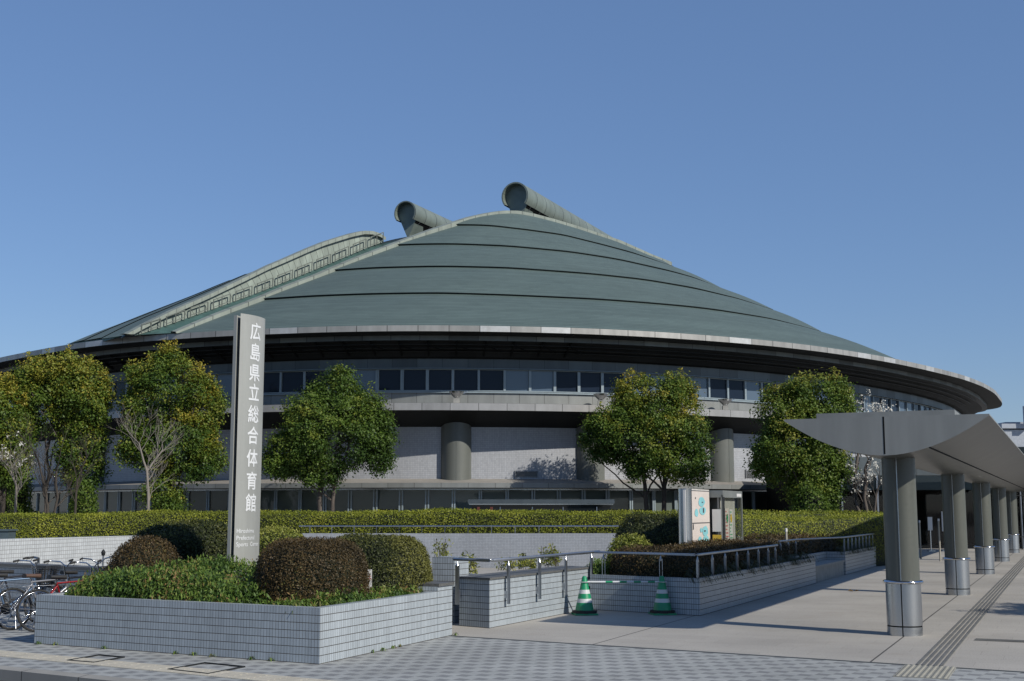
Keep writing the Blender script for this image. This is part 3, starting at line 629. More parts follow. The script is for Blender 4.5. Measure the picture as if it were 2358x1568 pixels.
for i in range(26): mb.box((x + .17 * i, 60.5, 1.6), (.035, .035, 3.2))
mb.box((25.5, 60.5, 2.55), (4.4, .04, .04)); mb.box((25.5, 60.5, .6), (4.4, .04, .04)); tag(mb.build('bar_gate', DARKM), 'dark barred gate behind the second and third walkway columns', 'gate')
for px, w, lab in ((2141, .2, 'left of the two white poster stands at the foyer entrance'), (2172, .16, 'right of the two white poster stands at the foyer entrance')):
    c = atY(px, 1190, 58); e = empty('poster_stand', (c.x, 58, 0)); mb = MB(); mb.box((0, 0, 1.25 if w > .18 else 1.35), (w, .05, .6 if w > .18 else .9)); mb.build('panel', WHITE, e); mb = MB(); mb.box((0, 0, .5), (.04, .04, 1.0)); mb.box((0, 0, .02), (.3, .3, .04)); mb.build('stand', STEEL, e)
    tag(e, lab, 'poster stand', 'poster stands at the foyer')
# dark glazed shelter behind the hedge
SH = empty('glazed_shelter', (1, 54, 0)); tag(SH, 'low dark glazed stair shelter with grey flat roof behind the hedge', 'shelter')
a, b = atY(1078, 1150, 54), atY(1414, 1154, 54); cx = (a.x + b.x) / 2; w = b.x - a.x; SI = Matrix.Translation((-1, -54, 0))
def shk(o): o.matrix_parent_inverse = SI; return o
mb = MB(); mb.box((cx, 54.8, a.z - .09), (w, 2.1, .18)); shk(mb.build('roof', plain('shelter_roof', (.06, .08, .095), .5, .0), SH))
mb = MB(); mb.box((cx, 53.78, a.z - .20), (w - .1, .06, .05)); shk(mb.build('gutter', CHROME, SH))
mb = MB(); mb.box((cx, 54.8, a.z / 2 - .1), (w - .3, 1.8, a.z - .2)); shk(mb.build('glass', GLASS2, SH))
mb = MB(); mb.box((a.x + .45, 53.86, 1), (.12, .1, 2)); mb.box((a.x + 1.0, 53.86, 1), (.12, .1, 2)); shk(mb.build('door_frame', plain('red_brown_frame', (.12, .03, .02), .5), SH))
for t in (.22, .44, .65, .88): mb = MB(); mb.box((a.x + w * t, 53.88, 1), (.04, .06, 2)); shk(mb.build('mullion', RAILM, SH))
# ------------------------------------------------------------------ 3. covered walkway
CW = empty('covered_walkway', (*(gnd(2085, 1460).xy), 0)); cb = Vector((6.0, 19.6)); CI = Matrix.Translation((-CW.location.x, -CW.location.y, 0))
tag(CW, 'long grey metal canopy with curved underside on a row of round columns', 'canopy')
def ck(o): o.matrix_parent_inverse = CI; return o
q_c = cb.dot(Q); r_c = cb.dot(D); HW = 1.44; zt, zb = 3.23, 2.69
fr = Vector((5.38, 18.2)).dot(D); LEN = 44
def cpnt(r, q, z): v = D * r + Q * (q_c + q); return (v.x, v.y, z)
def under(q): return zt - .02 - (zt - zb) * (1 - (abs(q) / HW) ** 1.9) if abs(q) < HW else zt - .02
SOF = bpy.data.materials.new('x'); bpy.data.materials.remove(SOF)
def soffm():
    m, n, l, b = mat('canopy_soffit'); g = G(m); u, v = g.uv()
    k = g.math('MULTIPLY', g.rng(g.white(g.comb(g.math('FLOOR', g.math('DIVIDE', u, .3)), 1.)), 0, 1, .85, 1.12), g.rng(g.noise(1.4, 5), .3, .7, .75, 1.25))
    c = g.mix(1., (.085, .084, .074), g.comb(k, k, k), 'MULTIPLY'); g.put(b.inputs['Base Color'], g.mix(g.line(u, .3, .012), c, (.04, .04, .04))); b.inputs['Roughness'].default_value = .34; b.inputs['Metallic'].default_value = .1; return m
mb = MB(); qs = [-HW + 2 * HW * i / 36 for i in range(37)]; rs = [fr + LEN * i / 60 for i in range(61)]
mb.grid([[cpnt(r, q, under(q)) for q in qs] for r in rs], uvf=lambda a, b: (a * LEN / 60, b * .08)); ck(mb.build('soffit', soffm(), CW))
mb = MB(); f_ = [cpnt(fr, q, under(q)) for q in qs]; half = len(qs) // 2
mb.face([cpnt(fr, -HW, zt)] + [cpnt(fr, -HW, zt)] * 0 + f_[:half + 1] + [cpnt(fr, 0, zt)]); mb.face([cpnt(fr, 0, zt)] + f_[half:] + [cpnt(fr, HW, zt)]); ck(mb.build('end_fascia', CANM, CW))
mb = MB(); mb.face([cpnt(fr, -HW, zt), cpnt(fr, HW, zt), cpnt(fr + LEN, HW, zt), cpnt(fr + LEN, -HW, zt)])
for sg in (-1, 1): mb.face([cpnt(fr, sg * HW, zt), cpnt(fr + LEN, sg * HW, zt), cpnt(fr + LEN, sg * HW, zt - .02), cpnt(fr, sg * HW, zt - .02)])
ck(mb.build('roof', CANM, CW))
mb = MB(); v = D * (fr + .007) + Q * q_c; mb.box((v.x, v.y, (zt + zb) / 2), (.02, .022, zt - zb), (D.x, D.y)); ck(mb.build('joint', BLACK, CW))
v = D * (fr + .1 + LEN / 2) + Q * q_c; mb = MB(); mb.box((v.x, v.y, zt + .04), (LEN, 1.95, .08), (D.x, D.y)); ck(mb.build('roof_upstand', CANM, CW))
mb = MB(); v = D * (fr + LEN / 2) + Q * (q_c + .62); mb.box((v.x, v.y, under(.62) - .004), (LEN, .02, .02), (D.x, D.y)); ck(mb.build('soffit_joint', BLACK, CW))
for i in range(5):
    v = cb + D * (9.93 * i); mb = MB(); R_ = .262; mb.lathe([(R_ - .012, .77), (R_ - .012, 2.8)], (v.x, v.y, 0), 40)
    c = mb.build('column', COLM, CW); ck(c)
    js = MB(); js.box((v.x - Q.x * .0 - D.x * (R_ - .012), v.y - D.y * (R_ - .012), 1.75), (.012, .014, 2.0), (D.x, D.y)); js.build('seam', STEEL, c)
    sl_ = MB(); sl_.lathe([(R_, .0), (R_, .13), (R_ - .008, .135), (R_ - .008, .145), (R_, .15), (R_, .78), (R_ - .02, .785)], (v.x, v.y, 0), 40, mats=[0, 1, 1, 1, 0, 0]); sl_.build('steel_sleeve', [STEEL, BLACK], c)
    js = MB(); js.box((v.x - D.x * (R_ + .001), v.y - D.y * (R_ + .001), .39), (.01, .016, .78), (D.x, D.y)); js.build('sleeve_joint', BLACK, c)
    rg = MB(); rows = [[(v.x + math.cos(a_) * (R_ + .012 + .026 * math.cos(t)), v.y + math.sin(a_) * (R_ + .012 + .026 * math.cos(t)), .80 + .026 * math.sin(t)) for a_ in [2 * math.pi * k / 40 for k in range(40)]] for t in [2 * math.pi * k / 10 for k in range(11)]]
    rg.grid(rows, closed=True); rg.build('ring', CHROME, c)
# ------------------------------------------------------------------ 4. planters, low walls, rails
def V2(p): return Vector((p[0], p[1]))
a1, b1 = gnd(78, 1481.8), gnd(735, 1530); c1 = gnd(1006, 1470.5); d1 = gnd(1040, 1463); a1, b1, c1, d1 = a1.xy, b1.xy, c1.xy, d1.xy
dd = (d1 - b1).normalized(); wb1 = b1 + dd * 8.2; wa1 = a1 + dd * 8.2 - Vector((dd.y, -dd.x)) * -.2
PL = empty('planter', (b1.x, b1.y, 0)); tag(PL, 'large grey tiled planter with the tall sign at the left of the plaza', 'planter')
PI_ = Matrix.Translation((-b1.x, -b1.y, 0))
def inset(poly, w):
    n = len(poly); out = []
    ctr = sum((V2(p) for p in poly), Vector((0, 0))) / n
    for i in range(n):
        p0_, p1_, p2_ = V2(poly[i - 1]), V2(poly[i]), V2(poly[(i + 1) % n]); e0 = (p1_ - p0_).normalized(); e1 = (p2_ - p1_).normalized(); n0 = Vector((-e0.y, e0.x)); n1 = Vector((-e1.y, e1.x))
        if n0.dot(ctr - p1_) < 0: n0, n1 = -n0, -n1
        m = (n0 + n1); m /= (1 + n0.dot(n1)); out.append(p1_ + m * w)
    return out
def rim(mb, poly, z0, z1, w, matw=0, matt=0, close=True):
    inn = inset(poly, w); n = len(poly); u = 0
    for i in range(n):
        j = (i + 1) % n; a, b, bi, ai = V2(poly[i]), V2(poly[j]), inn[j], inn[i]; L = (b - a).length
        mb.face([(a.x, a.y, z0), (b.x, b.y, z0), (b.x, b.y, z1), (a.x, a.y, z1)], matw, [(u, z0), (u + L, z0), (u + L, z1), (u, z1)])
        mb.face([(bi.x, bi.y, z0), (ai.x, ai.y, z0), (ai.x, ai.y, z1), (bi.x, bi.y, z1)], matw, [(u, z0), (u + L, z0), (u + L, z1), (u, z1)])
        mb.face([(a.x, a.y, z1), (b.x, b.y, z1), (bi.x, bi.y, z1), (ai.x, ai.y, z1)], matt, [(u, 0), (u + L, 0), (u + L, w), (u, w)]); u += L
    return inn
qd = Vector((dd.y, -dd.x)); poly1 = [a1, b1, c1 + (d1 - c1) * .02, c1 + (d1 - c1) * .02 - qd * .9, c1 - qd * .9 + dd * 4.9, wa1]; mb = MB(); inn = rim(mb, poly1, 0, .685, .12); o = mb.build('tiled_wall', TILE, PL); o.matrix_parent_inverse = PI_
mb = MB(); mb.face([(p.x, p.y, .56) for p in inn]); o = mb.build('soil', SOIL, PL); o.matrix_parent_inverse = PI_
# seat block at the planter's end
qd = Vector((dd.y, -dd.x)); blk = [c1 + qd * .006, d1 + qd * .006, d1 - qd * .5, c1 - qd * .5]
e = empty('seat_block', (d1.x, d1.y, 0)); ei = Matrix.Translation((-d1.x, -d1.y, 0)); mb = MB(); mb.prism(blk, 0, .755); o = mb.build('tiled_base', TILE, e); o.matrix_parent_inverse = ei
cbk = [c1 - dd * .0 + qd * .03, d1 + dd * .03 + qd * .03, d1 + dd * .03 - qd * .56, c1 - qd * .56]; mb = MB(); mb.prism(cbk, .757, .80, bottom=True); o = mb.build('granite_top', GRANITE, e); o.matrix_parent_inverse = ei
tag(e, 'short tiled seat block with dark granite top closing the planter end', 'bench')
c2 = gnd(1048.7, 1437.5).xy; g2 = [c2, c2 + D * .55, c2 + D * .55 - Q * .42, c2 - Q * .42]; g2 = [c2 + Vector((-.03, .2)) + (p - c2) for p in g2]
mb = MB(); mb.prism(g2, 0, 1.09); tag(mb.build('tiled_pier', TILE), 'square tiled pier behind the granite-topped seat block', 'pier')
# handrail wall
h0, h1, h2 = gnd(1057, 1441).xy, gnd(1127, 1446.8).xy, gnd(1359, 1402).xy; hv = (h2 - h1).normalized(); hl = h0 + hv * (h2 - h1).length
HWALL = empty('ramp_wall', (h1.x, h1.y, 0)); hi_ = Matrix.Translation((-h1.x, -h1.y, 0)); tag(HWALL, 'low tiled wall with dark granite coping beside the two green cones', 'low wall')
mb = MB(); mb.prism([h0, h1, h2, hl], 0, .765); o = mb.build('tiled_face', TILE, HWALL); o.matrix_parent_inverse = hi_
hq = (h1 - h0).normalized(); mb = MB(); mb.prism([h0 - hq * .02 - hv * .02, h1 + hq * .02 - hv * .02, h2 + hq * .02, hl - hq * .02], .767, .80, bottom=True); o = mb.build('granite_coping', GRANITE, HWALL); o.matrix_parent_inverse = hi_
# sloping coping going on behind
k1 = hl + hv * .02; k2 = Vector((k1.x + 4.4, k1.y + 9)); mb = MB()
# right planter
r1_, r2_ = gnd(1359, 1403.7).xy, gnd(1612, 1418).xy; far_ = gnd(2035.6, 1299).xy; rdir = (far_ - r2_).normalized(); rq = Vector((rdir.y, -rdir.x))
rec0 = r2_ + rdir * (gnd(1868, 1342.7).xy - r2_).length; rec1 = r2_ + rdir * (gnd(1939, 1323.4).xy - r2_).length; rend = r2_ + rdir * 25.0; rend2 = r2_ + rdir * 26.0; rfin = r2_ + rdir * 34
dep = .55
RPL = empty('planter', (r2_.x, r2_.y, 0)); ri = Matrix.Translation((-r2_.x, -r2_.y, 0)); tag(RPL, 'long grey tiled planter with handrails and a bench recess beside the walkway', 'planter')
bw = 3.2
pr = [r1_, r2_, rec0, rec0 - rq * dep, rec1 - rq * dep, rec1, rend, rend - rq * dep, rend2 - rq * dep, rend2, rfin, rfin - rq * bw, r2_ - rq * bw + rdir * 6, r1_ + rdir * 6]
mb = MB(); n = len(pr); u = 0
for i in range(n):
    a, b = pr[i], pr[(i + 1) % n]; L = (b - a).length; mb.face([(a.x, a.y, 0), (b.x, b.y, 0), (b.x, b.y, .65), (a.x, a.y, .65)], 0, [(u, 0), (u + L, 0), (u + L, .65), (u, .65)]); u += L
o = mb.build('tiled_wall', TILE, RPL); o.matrix_parent_inverse = ri
mb = MB(); w = .1
for i in range(n - 4):
    a, b = pr[i], pr[i + 1]; t = (b - a).normalized(); nn_ = Vector((-t.y, t.x)); ext = t * .0
    mb.prism([a, b, b + nn_ * w, a + nn_ * w], .646, .66)
o = mb.build('tiled_rim', TILE, RPL); o.matrix_parent_inverse = ri
mb = MB(); mb.face([(p.x, p.y, .6) for p in pr]); o = mb.build('soil', SOIL, RPL); o.matrix_parent_inverse = ri
for A0, A1, lab in ((rec0, rec1, 'nearer granite bench slab set into the planter wall'), (rend, rend2, 'farther granite bench slab set into the planter wall')):
    m_ = (A0 + A1) / 2 - rq * .27; L = (A1 - A0).length - .04; e = empty('bench', (m_.x, m_.y, 0), math.atan2(rdir.y, rdir.x)); mb = MB(); mb.box((0, 0, .40), (L, .5, .06)); mb.build('seat', CONC, e)
    mb = MB(); mb.box((0, -.04, .185), (L - .1, .36, .37)); mb.build('base', CONC, e); tag(e, lab, 'bench', 'benches in the planter wall')
# rails
def rail(name, pts, z, posts, lab, r=.023, postz=.62, style=0, grp='handrails'):
    e = empty(name, (pts[0].x, pts[0].y, 0)); ei = Matrix.Translation((-pts[0].x, -pts[0].y, 0)); mb = MB(); mb.tube([(p.x, p.y, z) for p in pts], r, 10); o = mb.build('rail_tube', RAILM, e); o.matrix_parent_inverse = ei
    for q, nrm in posts:
        mb = MB(); nv = Vector((nrm[0], nrm[1])); tv = Vector((-nv.y, nv.x))
        if style == 0:
            for sg in (-1, 1): c = q + tv * .026 * sg; mb.box((c.x, c.y, (postz + z - .09) / 2), (.01, .038, z - .09 - postz), (tv.x, tv.y))
            mb.lathe([(.022, z - .13), (.022, z - .09), (.008, z - .03)], (q.x, q.y, 0), 8)
        else:
            c = q + nv * .07; mb.box((c.x, c.y, (.35 + z - .09) / 2), (.07, .03, z - .09 - .35), (tv.x, tv.y)); mb.lathe([(.03, z - .1), (.008, z - .03)], (c.x, c.y, 0), 8)
            c = q + nv * .03; mb.box((c.x, c.y, .5), (.05, .06, .12), (tv.x, tv.y))
        o = mb.build('post', RAILM, e); o.matrix_parent_inverse = ei
    tag(e, lab, 'handrail', grp); return e
ext_q = Vector((hv.y, -hv.x))
pp = h1 + ext_q * .06; pe = h2 + ext_q * .06 + hv * .35
posts = [(h1 + ext_q * .0 + hv * (h2 - h1).length * t, ext_q) for t in (.13, .42, .69, .98)]
pl = h0 - hv * .0 + (h0 - h1).normalized() * .12
rail('handrail', [pl + ext_q * 0, pp + Vector((-.05, -.07)), pp + Vector((.0, -.03)), pe], 1.08, posts + [(h0 + Vector((0, -.04)), Vector((-.4, -.9)))], 'bent steel handrail bracketed to the low wall beside the cones', .028, style=1)
s0 = r1_ + (r2_ - r1_) * .05; n_in = -Vector(((r2_ - r1_).y, -(r2_ - r1_).x)).normalized() if False else Vector((0, .07))
pa = r1_ + Vector((.1, .06)); pb = r2_ + Vector((-.03, .07)); pc = r2_ + rdir * 6.75 - rq * .05
segd = (pb - pa)
rail('handrail', [pa, pb - segd.normalized() * .04, pb + rdir * .06, pc], 1.08, [(pa + segd * t, Vector((0, -1))) for t in (.09, .66)] + [(pb + rdir * .05, rq)] + [(pb + (pc - pb) * t, rq) for t in (.16, .3, .44, .58, .72, .86, .97)], 'steel handrail turning the corner of the right-hand planter behind the cones')
pd_ = rec0 - rq * .75 - rdir * .9; pe_ = rec0 - rq * .75 + rdir * 1.5; pf = rec1 - rq * .05 + rdir * .1; pg = rend - rq * .05
L = (pg - pf).length
rail('handrail', [pd_, pe_, pf, pg], 1.08, [(pd_ + (pe_ - pd_) * t, rq) for t in (.1, .5, .9)] + [(pf + (pg - pf) * t, rq) for t in np.linspace(0.01, .99, 14)], 'long steel handrail from behind the bench recess to behind the first column')
pg2 = rend2 + rdir * .1 - rq * .05; ph = rfin - rq * .05
rail('handrail', [pg2, ph], 1.08, [(pg2 + (ph - pg2) * t, rq) for t in np.linspace(.02, .98, 11)], 'far steel handrail seen between the first and second walkway columns')
# court walls
w0, w1, w2 = Vector((-13.6, 25.5)), Vector((-10.9, 40)), Vector((-10.0, 44.0)); w3 = Vector((3.6, 40.6))
def wtop(px, py, Y): return atY(px, py, Y).z
mb = MB(); poly = [w0, w2, w2 + Vector((-.3, .05)), w0 + Vector((-.3, .05))]; mb.prism(poly, -.1, [1.22, 1.07, 1.07, 1.22]); tag(mb.build('court_wall', TILE_PALE), 'sunlit pale tiled wall behind the bicycles', 'wall')
mb = MB(); poly = [w2 + Vector((.01, 0)), w3, w3 + Vector((0, .3)), w2 + Vector((.01, .3))]; mb.prism(poly, -.1, [1.9 - .0188 * 44, 1.9 - .0188 * 40.6, 1.9 - .0188 * 40.6, 1.9 - .0188 * 44], topmat=1); tag(mb.build('court_wall', [tiled('tile_square_court', (.50, .53, .57), (.2, .2, .2), .05, .05, .006, stain=.15), GRANITE]), 'long square-tiled wall with a thin rail below the clipped hedge', 'wall')
pts_ = [w2 + (w3 - w2) * t + Vector((0, .1)) for t in (.2, 1)]; e = empty('thin_rail', (pts_[0].x, pts_[0].y, 0)); ei = Matrix.Translation((-pts_[0].x, -pts_[0].y, 0))
mb = MB(); mb.tube([(pts_[0].x, pts_[0].y, 1.9 - .0132 * 43.3), (pts_[1].x, pts_[1].y, 1.9 - .0132 * 40.6)], .022, 8); o = mb.build('rail_tube', CHROME, e); o.matrix_parent_inverse = ei
for i in range(14):
    p = pts_[0].lerp(pts_[1], (i + .5) / 14); mb = MB(); mb.box((p.x, p.y, 1.9 - .0162 * p.y), (.03, .03, .0072 * p.y)); o = mb.build('post', CHROME, e); o.matrix_parent_inverse = ei
tag(e, 'thin bright steel rail on top of the square-tiled court wall', 'handrail')
# parapet behind the bicycles
q1, q2 = Vector((-13.5, 28.6)), Vector((-6.6, 23.7)); t_ = (q2 - q1).normalized(); n2 = Vector((-t_.y, t_.x)); e = empty('parapet', (q2.x, q2.y, 0)); ei = Matrix.Translation((-q2.x, -q2.y, 0))
mb = MB(); mb.prism([q1, q2, q2 + n2 * .4, q1 + n2 * .4], 0, .72); o = mb.build('tiled_face', TILE, e); o.matrix_parent_inverse = ei
mb = MB(); mb.prism([q1 - n2 * .03, q2 - n2 * .03, q2 + n2 * .43, q1 + n2 * .43], .722, .78, bottom=True); o = mb.build('granite_coping', GRANITE, e); o.matrix_parent_inverse = ei
tag(e, 'low tiled parapet with grey coping behind the bicycles', 'low wall')
mb = MB(); m_ = q2 - t_ * .9 + n2 * .5; mb.box((m_.x, m_.y, .43), (1.0, .4, .86), (t_.x, t_.y)); tag(mb.build('tiled_pier', CONC), 'low grey block against the parapet left of the planter shrubs', 'pier')
# ------------------------------------------------------------------ 5. sign pylon
PY = empty('sign_pylon', (-4.37, 20.0, 0), math.atan2(D.y, D.x)); tag(PY, 'tall grey metal pylon with white vertical lettering standing in the planter', 'sign')
LP, BU, HT = .68, .065, 5.03     # local: x along D, -y toward the viewer's right
def arc(t): return -BU * (1 - (2 * t - 1) ** 2)
PYM = plain('brushed_pylon', (.41, .42, .395), .45, .08, .10, 5, streak=True)
mb = MB(); n = 20; P_ = [(LP * i / n, arc(i / n) - .0) for i in range(n + 1)]
mb.grid([[(x, y, z) for x, y in P_] for z in (.4, HT)], smooth=True); mb.face([(x, y, HT) for x, y in P_]); mb.face([(0, 0, .4), (LP, 0, .4), (LP, 0, HT), (0, 0, HT)][::-1]); mb.build('front_shell', PYM, PY)
mb = MB(); mb.box((LP / 2 + .04, .04, HT / 2 + .15), (LP - .1, .078, HT - .45)); mb.build('dark_core', DARKM, PY)
mb = MB(); P_ = [(LP * i / n, .08 - arc(i / n) * .55) for i in range(n + 1)]; mb.grid([[(x, y, z) for x, y in P_][::-1] for z in (.4, HT - .03)]); mb.face([(x, y, HT - .03) for x, y in P_][::-1]); mb.face([(0, .08, .4), (LP, .08, .4), (LP, .08, HT - .03), (0, .08, HT - .03)])
mb.box((.0, .092, (HT + .37) / 2), (.02, .06, HT - .43)); mb.build('back_shell', PYM, PY)
def text_mesh(body, size, name, m, align='CENTER', off=0., sp=1., bold=.018):
    cu = bpy.data.curves.new(name, 'FONT'); cu.body = body; cu.size = size; cu.align_x = align; cu.align_y = 'CENTER' if align == 'CENTER' else 'TOP_BASELINE'; cu.extrude = .002; cu.offset = off; cu.space_character = sp; cu.resolution_u = 4
    t = bpy.data.objects.new(name, cu); COL.objects.link(t); dg = bpy.context.evaluated_depsgraph_get(); dg.update()
    src = t.evaluated_get(dg).to_curve(dg); polys = []
    for sp_ in src.splines:          # outline by outline, so that crossing strokes do not cancel out
        bp = sp_.bezier_points; pts = []
        for a_, b_ in zip(bp, list(bp[1:]) + [bp[0]]):
            st = 1 if (a_.handle_right - a_.co).length < 1e-6 and (b_.handle_left - b_.co).length < 1e-6 else 5
            for k in range(st):
                q = k / st; pts.append(a_.co * (1 - q) ** 3 + a_.handle_right * 3 * q * (1 - q) ** 2 + b_.handle_left * 3 * q * q * (1 - q) + b_.co * q ** 3)
        if len(pts) > 2: polys.append(pts)
    bpy.data.objects.remove(t)
    area = lambda P: sum(P[i].x * P[(i + 1) % len(P)].y - P[(i + 1) % len(P)].x * P[i].y for i in range(len(P))) / 2
    def inside(p, P):
        c = False
        for i in range(len(P)):
            a_, b_ = P[i], P[i - 1]
            if (a_.y > p.y) != (b_.y > p.y) and p.x < (b_.x - a_.x) * (p.y - a_.y) / (b_.y - a_.y) + a_.x: c = not c
        return c
    ar_ = [area(P) for P in polys]; sgn = 1 if max(ar_, key=abs) > 0 else -1; outs = [P for P, a_ in zip(polys, ar_) if a_ * sgn > 0]; holes = [P for P, a_ in zip(polys, ar_) if a_ * sgn <= 0]
    from mathutils.geometry import tessellate_polygon
    bm0 = bmesh.new()
    for n_, P in enumerate(outs):
        hs = [h_ for h_ in holes if inside(h_[0], P)]; hs = [h_ for h_ in hs if min((abs(area(O)) for O in outs if inside(h_[0], O))) == abs(area(P))]
        loops = [[Vector((p.x, p.y, 0)) for p in L_] for L_ in [P] + hs]; flat = [p for L_ in loops for p in L_]; tris = tessellate_polygon(loops); w_ = size * bold
        for cp, (ox, oy) in enumerate(((0, 0), (w_, 0), (-w_, 0), (0, w_), (0, -w_))):
          vs = [bm0.verts.new((p.x + ox, p.y + oy, .001 + .0003 * n_ + .00004 * cp)) for p in flat]
          for tri in tris:
              try:
                  f_ = bm0.faces.new([vs[k] for k in tri]); f_.normal_update()
                  if f_.normal.z < 0: f_.normal_flip()
              except ValueError: pass
    me = bpy.data.meshes.new(name); bm0.to_mesh(me); bm0.free()
    bm = bmesh.new(); bm.from_mesh(me); bmesh.ops.triangulate(bm, faces=bm.faces[:])
    for i in range(-8, 32): bmesh.ops.bisect_plane(bm, geom=bm.verts[:] + bm.edges[:] + bm.faces[:], plane_co=(i * .03, 0, 0), plane_no=(1, 0, 0))
    bmesh.ops.triangulate(bm, faces=bm.faces[:]); bm.to_mesh(me); bm.free()
    me.name = name; me.materials.clear(); me.materials.append(m); return me
LET = plain('white_lettering', (.85, .87, .88), .4, var=.02)
def wrap(me, x0, z0, sx=1.):
    for v in me.vertices:
        x = x0 + v.co.x * sx; z = z0 + v.co.y; t = min(max(x / LP, 0), 1); v.co = (x, arc(t) - .003 - v.co.z, z)
for ch, py in zip('広島県立総合体育館', (768, 815.5, 862.5, 908, 957.5, 1006.5, 1058.5, 1110.5, 1161)):
    me = text_mesh(ch, .30, 'character', LET, off=.0); wrap(me, .335, atY(578, py, 20.35).z, 1.0); link(bpy.data.objects.new('character', me), PY)
for ln, py in (('Hiroshima', 1227), ('Prefectural', 1243), ('Sports  Center', 1258)):
    me = text_mesh(ln, .093, 'caption', LET, 'LEFT', off=.0015, sp=1.02); wrap(me, .03, atY(560, py, 20.1).z, .98); link(bpy.data.objects.new('caption', me), PY)
# ------------------------------------------------------------------ 6. map board and display case
def face_rect(mb, o, x0, x1, z0, z1, y, mat=0): mb.face([(x0, y, z0), (x1, y, z0), (x1, y, z1), (x0, y, z1)], mat)
INK = plain('printed_ink', (.08, .08, .09), .7); CY = plain('cyan_print', (.28, .66, .72), .5, var=.1); PINK = plain('pale_pink_print', (.76, .69, .64), .5, var=.05); BLUEP = plain('blue_print', (.08, .2, .5), .5); REDP = plain('red_print', (.6, .15, .15), .5); YELP = plain('yellow_print', (.75, .5, .05), .5); GRNP = plain('green_print', (.2, .5, .3), .5)
bc = atY(1583, 1125, 27.0); MBD = empty('map_board', (bc.x, 27.0, 0), math.atan2(D.y, D.x)); tag(MBD, 'pale map board with cyan plans fixed to a rounded steel post', 'map board')
bz = bc.z; bwid = 1.8
mb = MB(); mb.box((bwid / 2, .05, (bz + .3) / 2), (bwid, .08, bz - .3)); mb.build('panel', plain('panel_side', (.7, .68, .64), .5), MBD)
mb = MB(); face_rect(mb, 0, .03, bwid - .03, .4, bz - .03, .004); mb.build('map_sheet', PINK, MBD)
mb = MB(); n = 14; P_ = [(-.17 + .17 * math.cos(math.pi * i / n), -.11 * math.sin(math.pi * i / n) - .02) for i in range(n + 1)]
mb.grid([[(x, y, z) for x, y in P_] for z in (.3, bz)]); mb.face([(x, y, bz) for x, y in P_]); P_ = [(x, .02 - y) for x, y in P_]; mb.grid([[(x, y, z) for x, y in P_][::-1] for z in (.3, bz)]); mb.face([(x, y, bz) for x, y in P_][::-1])
mb.box((-.17, .01, (bz + .3) / 2), (.32, .08, bz - .32)); mb.build('rounded_post', STEEL, MBD)
mb = MB(); mb.box((-.345, -.03, (bz + .3) / 2), (.03, .05, bz - .36)); mb.build('edge_strip', WHITE, MBD)
def blob(mb, cx, cz, rx, rz, y, mat=0, seed=0):
    r = random.Random(seed); pts = [(cx + rx * math.cos(a) * r.uniform(.85, 1.1), y, cz + rz * math.sin(a) * r.uniform(.85, 1.1)) for a in [2 * math.pi * i / 14 for i in range(14)]]; mb.face(pts, mat)
mb = MB(); X = lambda zx: (zx - 540) / (880 - 540) * bwid; Zc = lambda zy: atY(1612, 1105.2 + .1096 * zy, 27.6).z
for i, (cx, cz, rx, rz) in enumerate(((752, 455, 50, 105), (765, 650, 55, 90), (668, 690, 26, 90), (800, 1085, 45, 115), (805, 1260, 50, 90), (712, 1280, 28, 90), (735, 1060, 18, 50))):
    blob(mb, X(cx), Zc(cz), rx / 340 * bwid, rz * .1096 / 2919 * 27.6, -.002 - .0004 * i, 0, i)
mb.build('map_plan', CY, MBD)
mb = MB(); rr = random.Random(3)
for k in range(26):
    z = Zc(360 + k * 17) if k < 24 else Zc(1040 + k * 6); mb.face([(.09, -.001, z), (.09 + rr.uniform(.08, .2), -.001, z), (.09 + .12, -.001, z + .012), (.09, -.001, z + .012)])
for k in range(18): z = Zc(1050 + k * 17); face_rect(mb, 0, .12, .12 + rr.uniform(.1, .22), z, z + .012, -.0012)
for cx, cz, w_, h_ in ((590, 300, .07, .12), (760, 465, .12, .02), (775, 640, .1, .1), (790, 1080, .14, .03), (800, 1260, .04, .04), (590, 980, .05, .12), (615, 980, .05, .12), (655, 378, .04, .04)):
    face_rect(mb, 0, X(cx) - w_ / 2, X(cx) + w_ / 2, Zc(cz) - h_ / 2, Zc(cz) + h_ / 2, -.007)
face_rect(mb, 0, .03, bwid - .03, Zc(915), Zc(915) + .02, -.0015); face_rect(mb, 0, .03, bwid - .03, Zc(232), Zc(232) + .014, -.0015); mb.build('print', INK, MBD)
dc = atY(1659, 1129, 28.6); DC = empty('display_case', (dc.x, 28.6, 0), math.atan2(D.y, D.x)); tag(DC, 'grey metal display case with glazed front and posters inside', 'display case'); dz = dc.z; dl = 1.85; CASEM = plain('case_metal', (.27, .29, .28), .5, .3)
mb = MB(); mb.box((dl / 2, .2, dz - .08), (dl, .5, .16)); mb.box((dl / 2, .2, .42), (dl, .5, .2)); mb.box((dl / 2, .43, dz / 2 + .1), (dl, .04, dz - .4)); mb.box((.025, .35, dz / 2 + .1), (.05, .16, dz - .4)); mb.box((.02, -.03, dz / 2 + .1), (.04, .04, dz - .4)); mb.box((dl - .02, -.03, dz / 2 + .1), (.04, .04, dz - .4)); mb.box((dl - .02, .4, dz / 2 + .1), (.04, .06, dz - .4)); mb.build('cabinet', CASEM, DC)
mb = MB(); mb.box((dl * .42, .07, dz / 2 + .12), (dl * .8, .03, dz - .5)); mb.build('back_panel', plain('notice_back', (.5, .49, .45), .7), DC)
mb = MB(); face_rect(mb, 0, .04, dl - .04, .5, dz - .16, -.04); mb.build('glass_front', CLEAR, DC)
mb = MB(); mb.box((.07, -.045, dz / 2 + .1), (.14, .02, dz - .5)); mb.build('dark_stile', DARKM, DC)
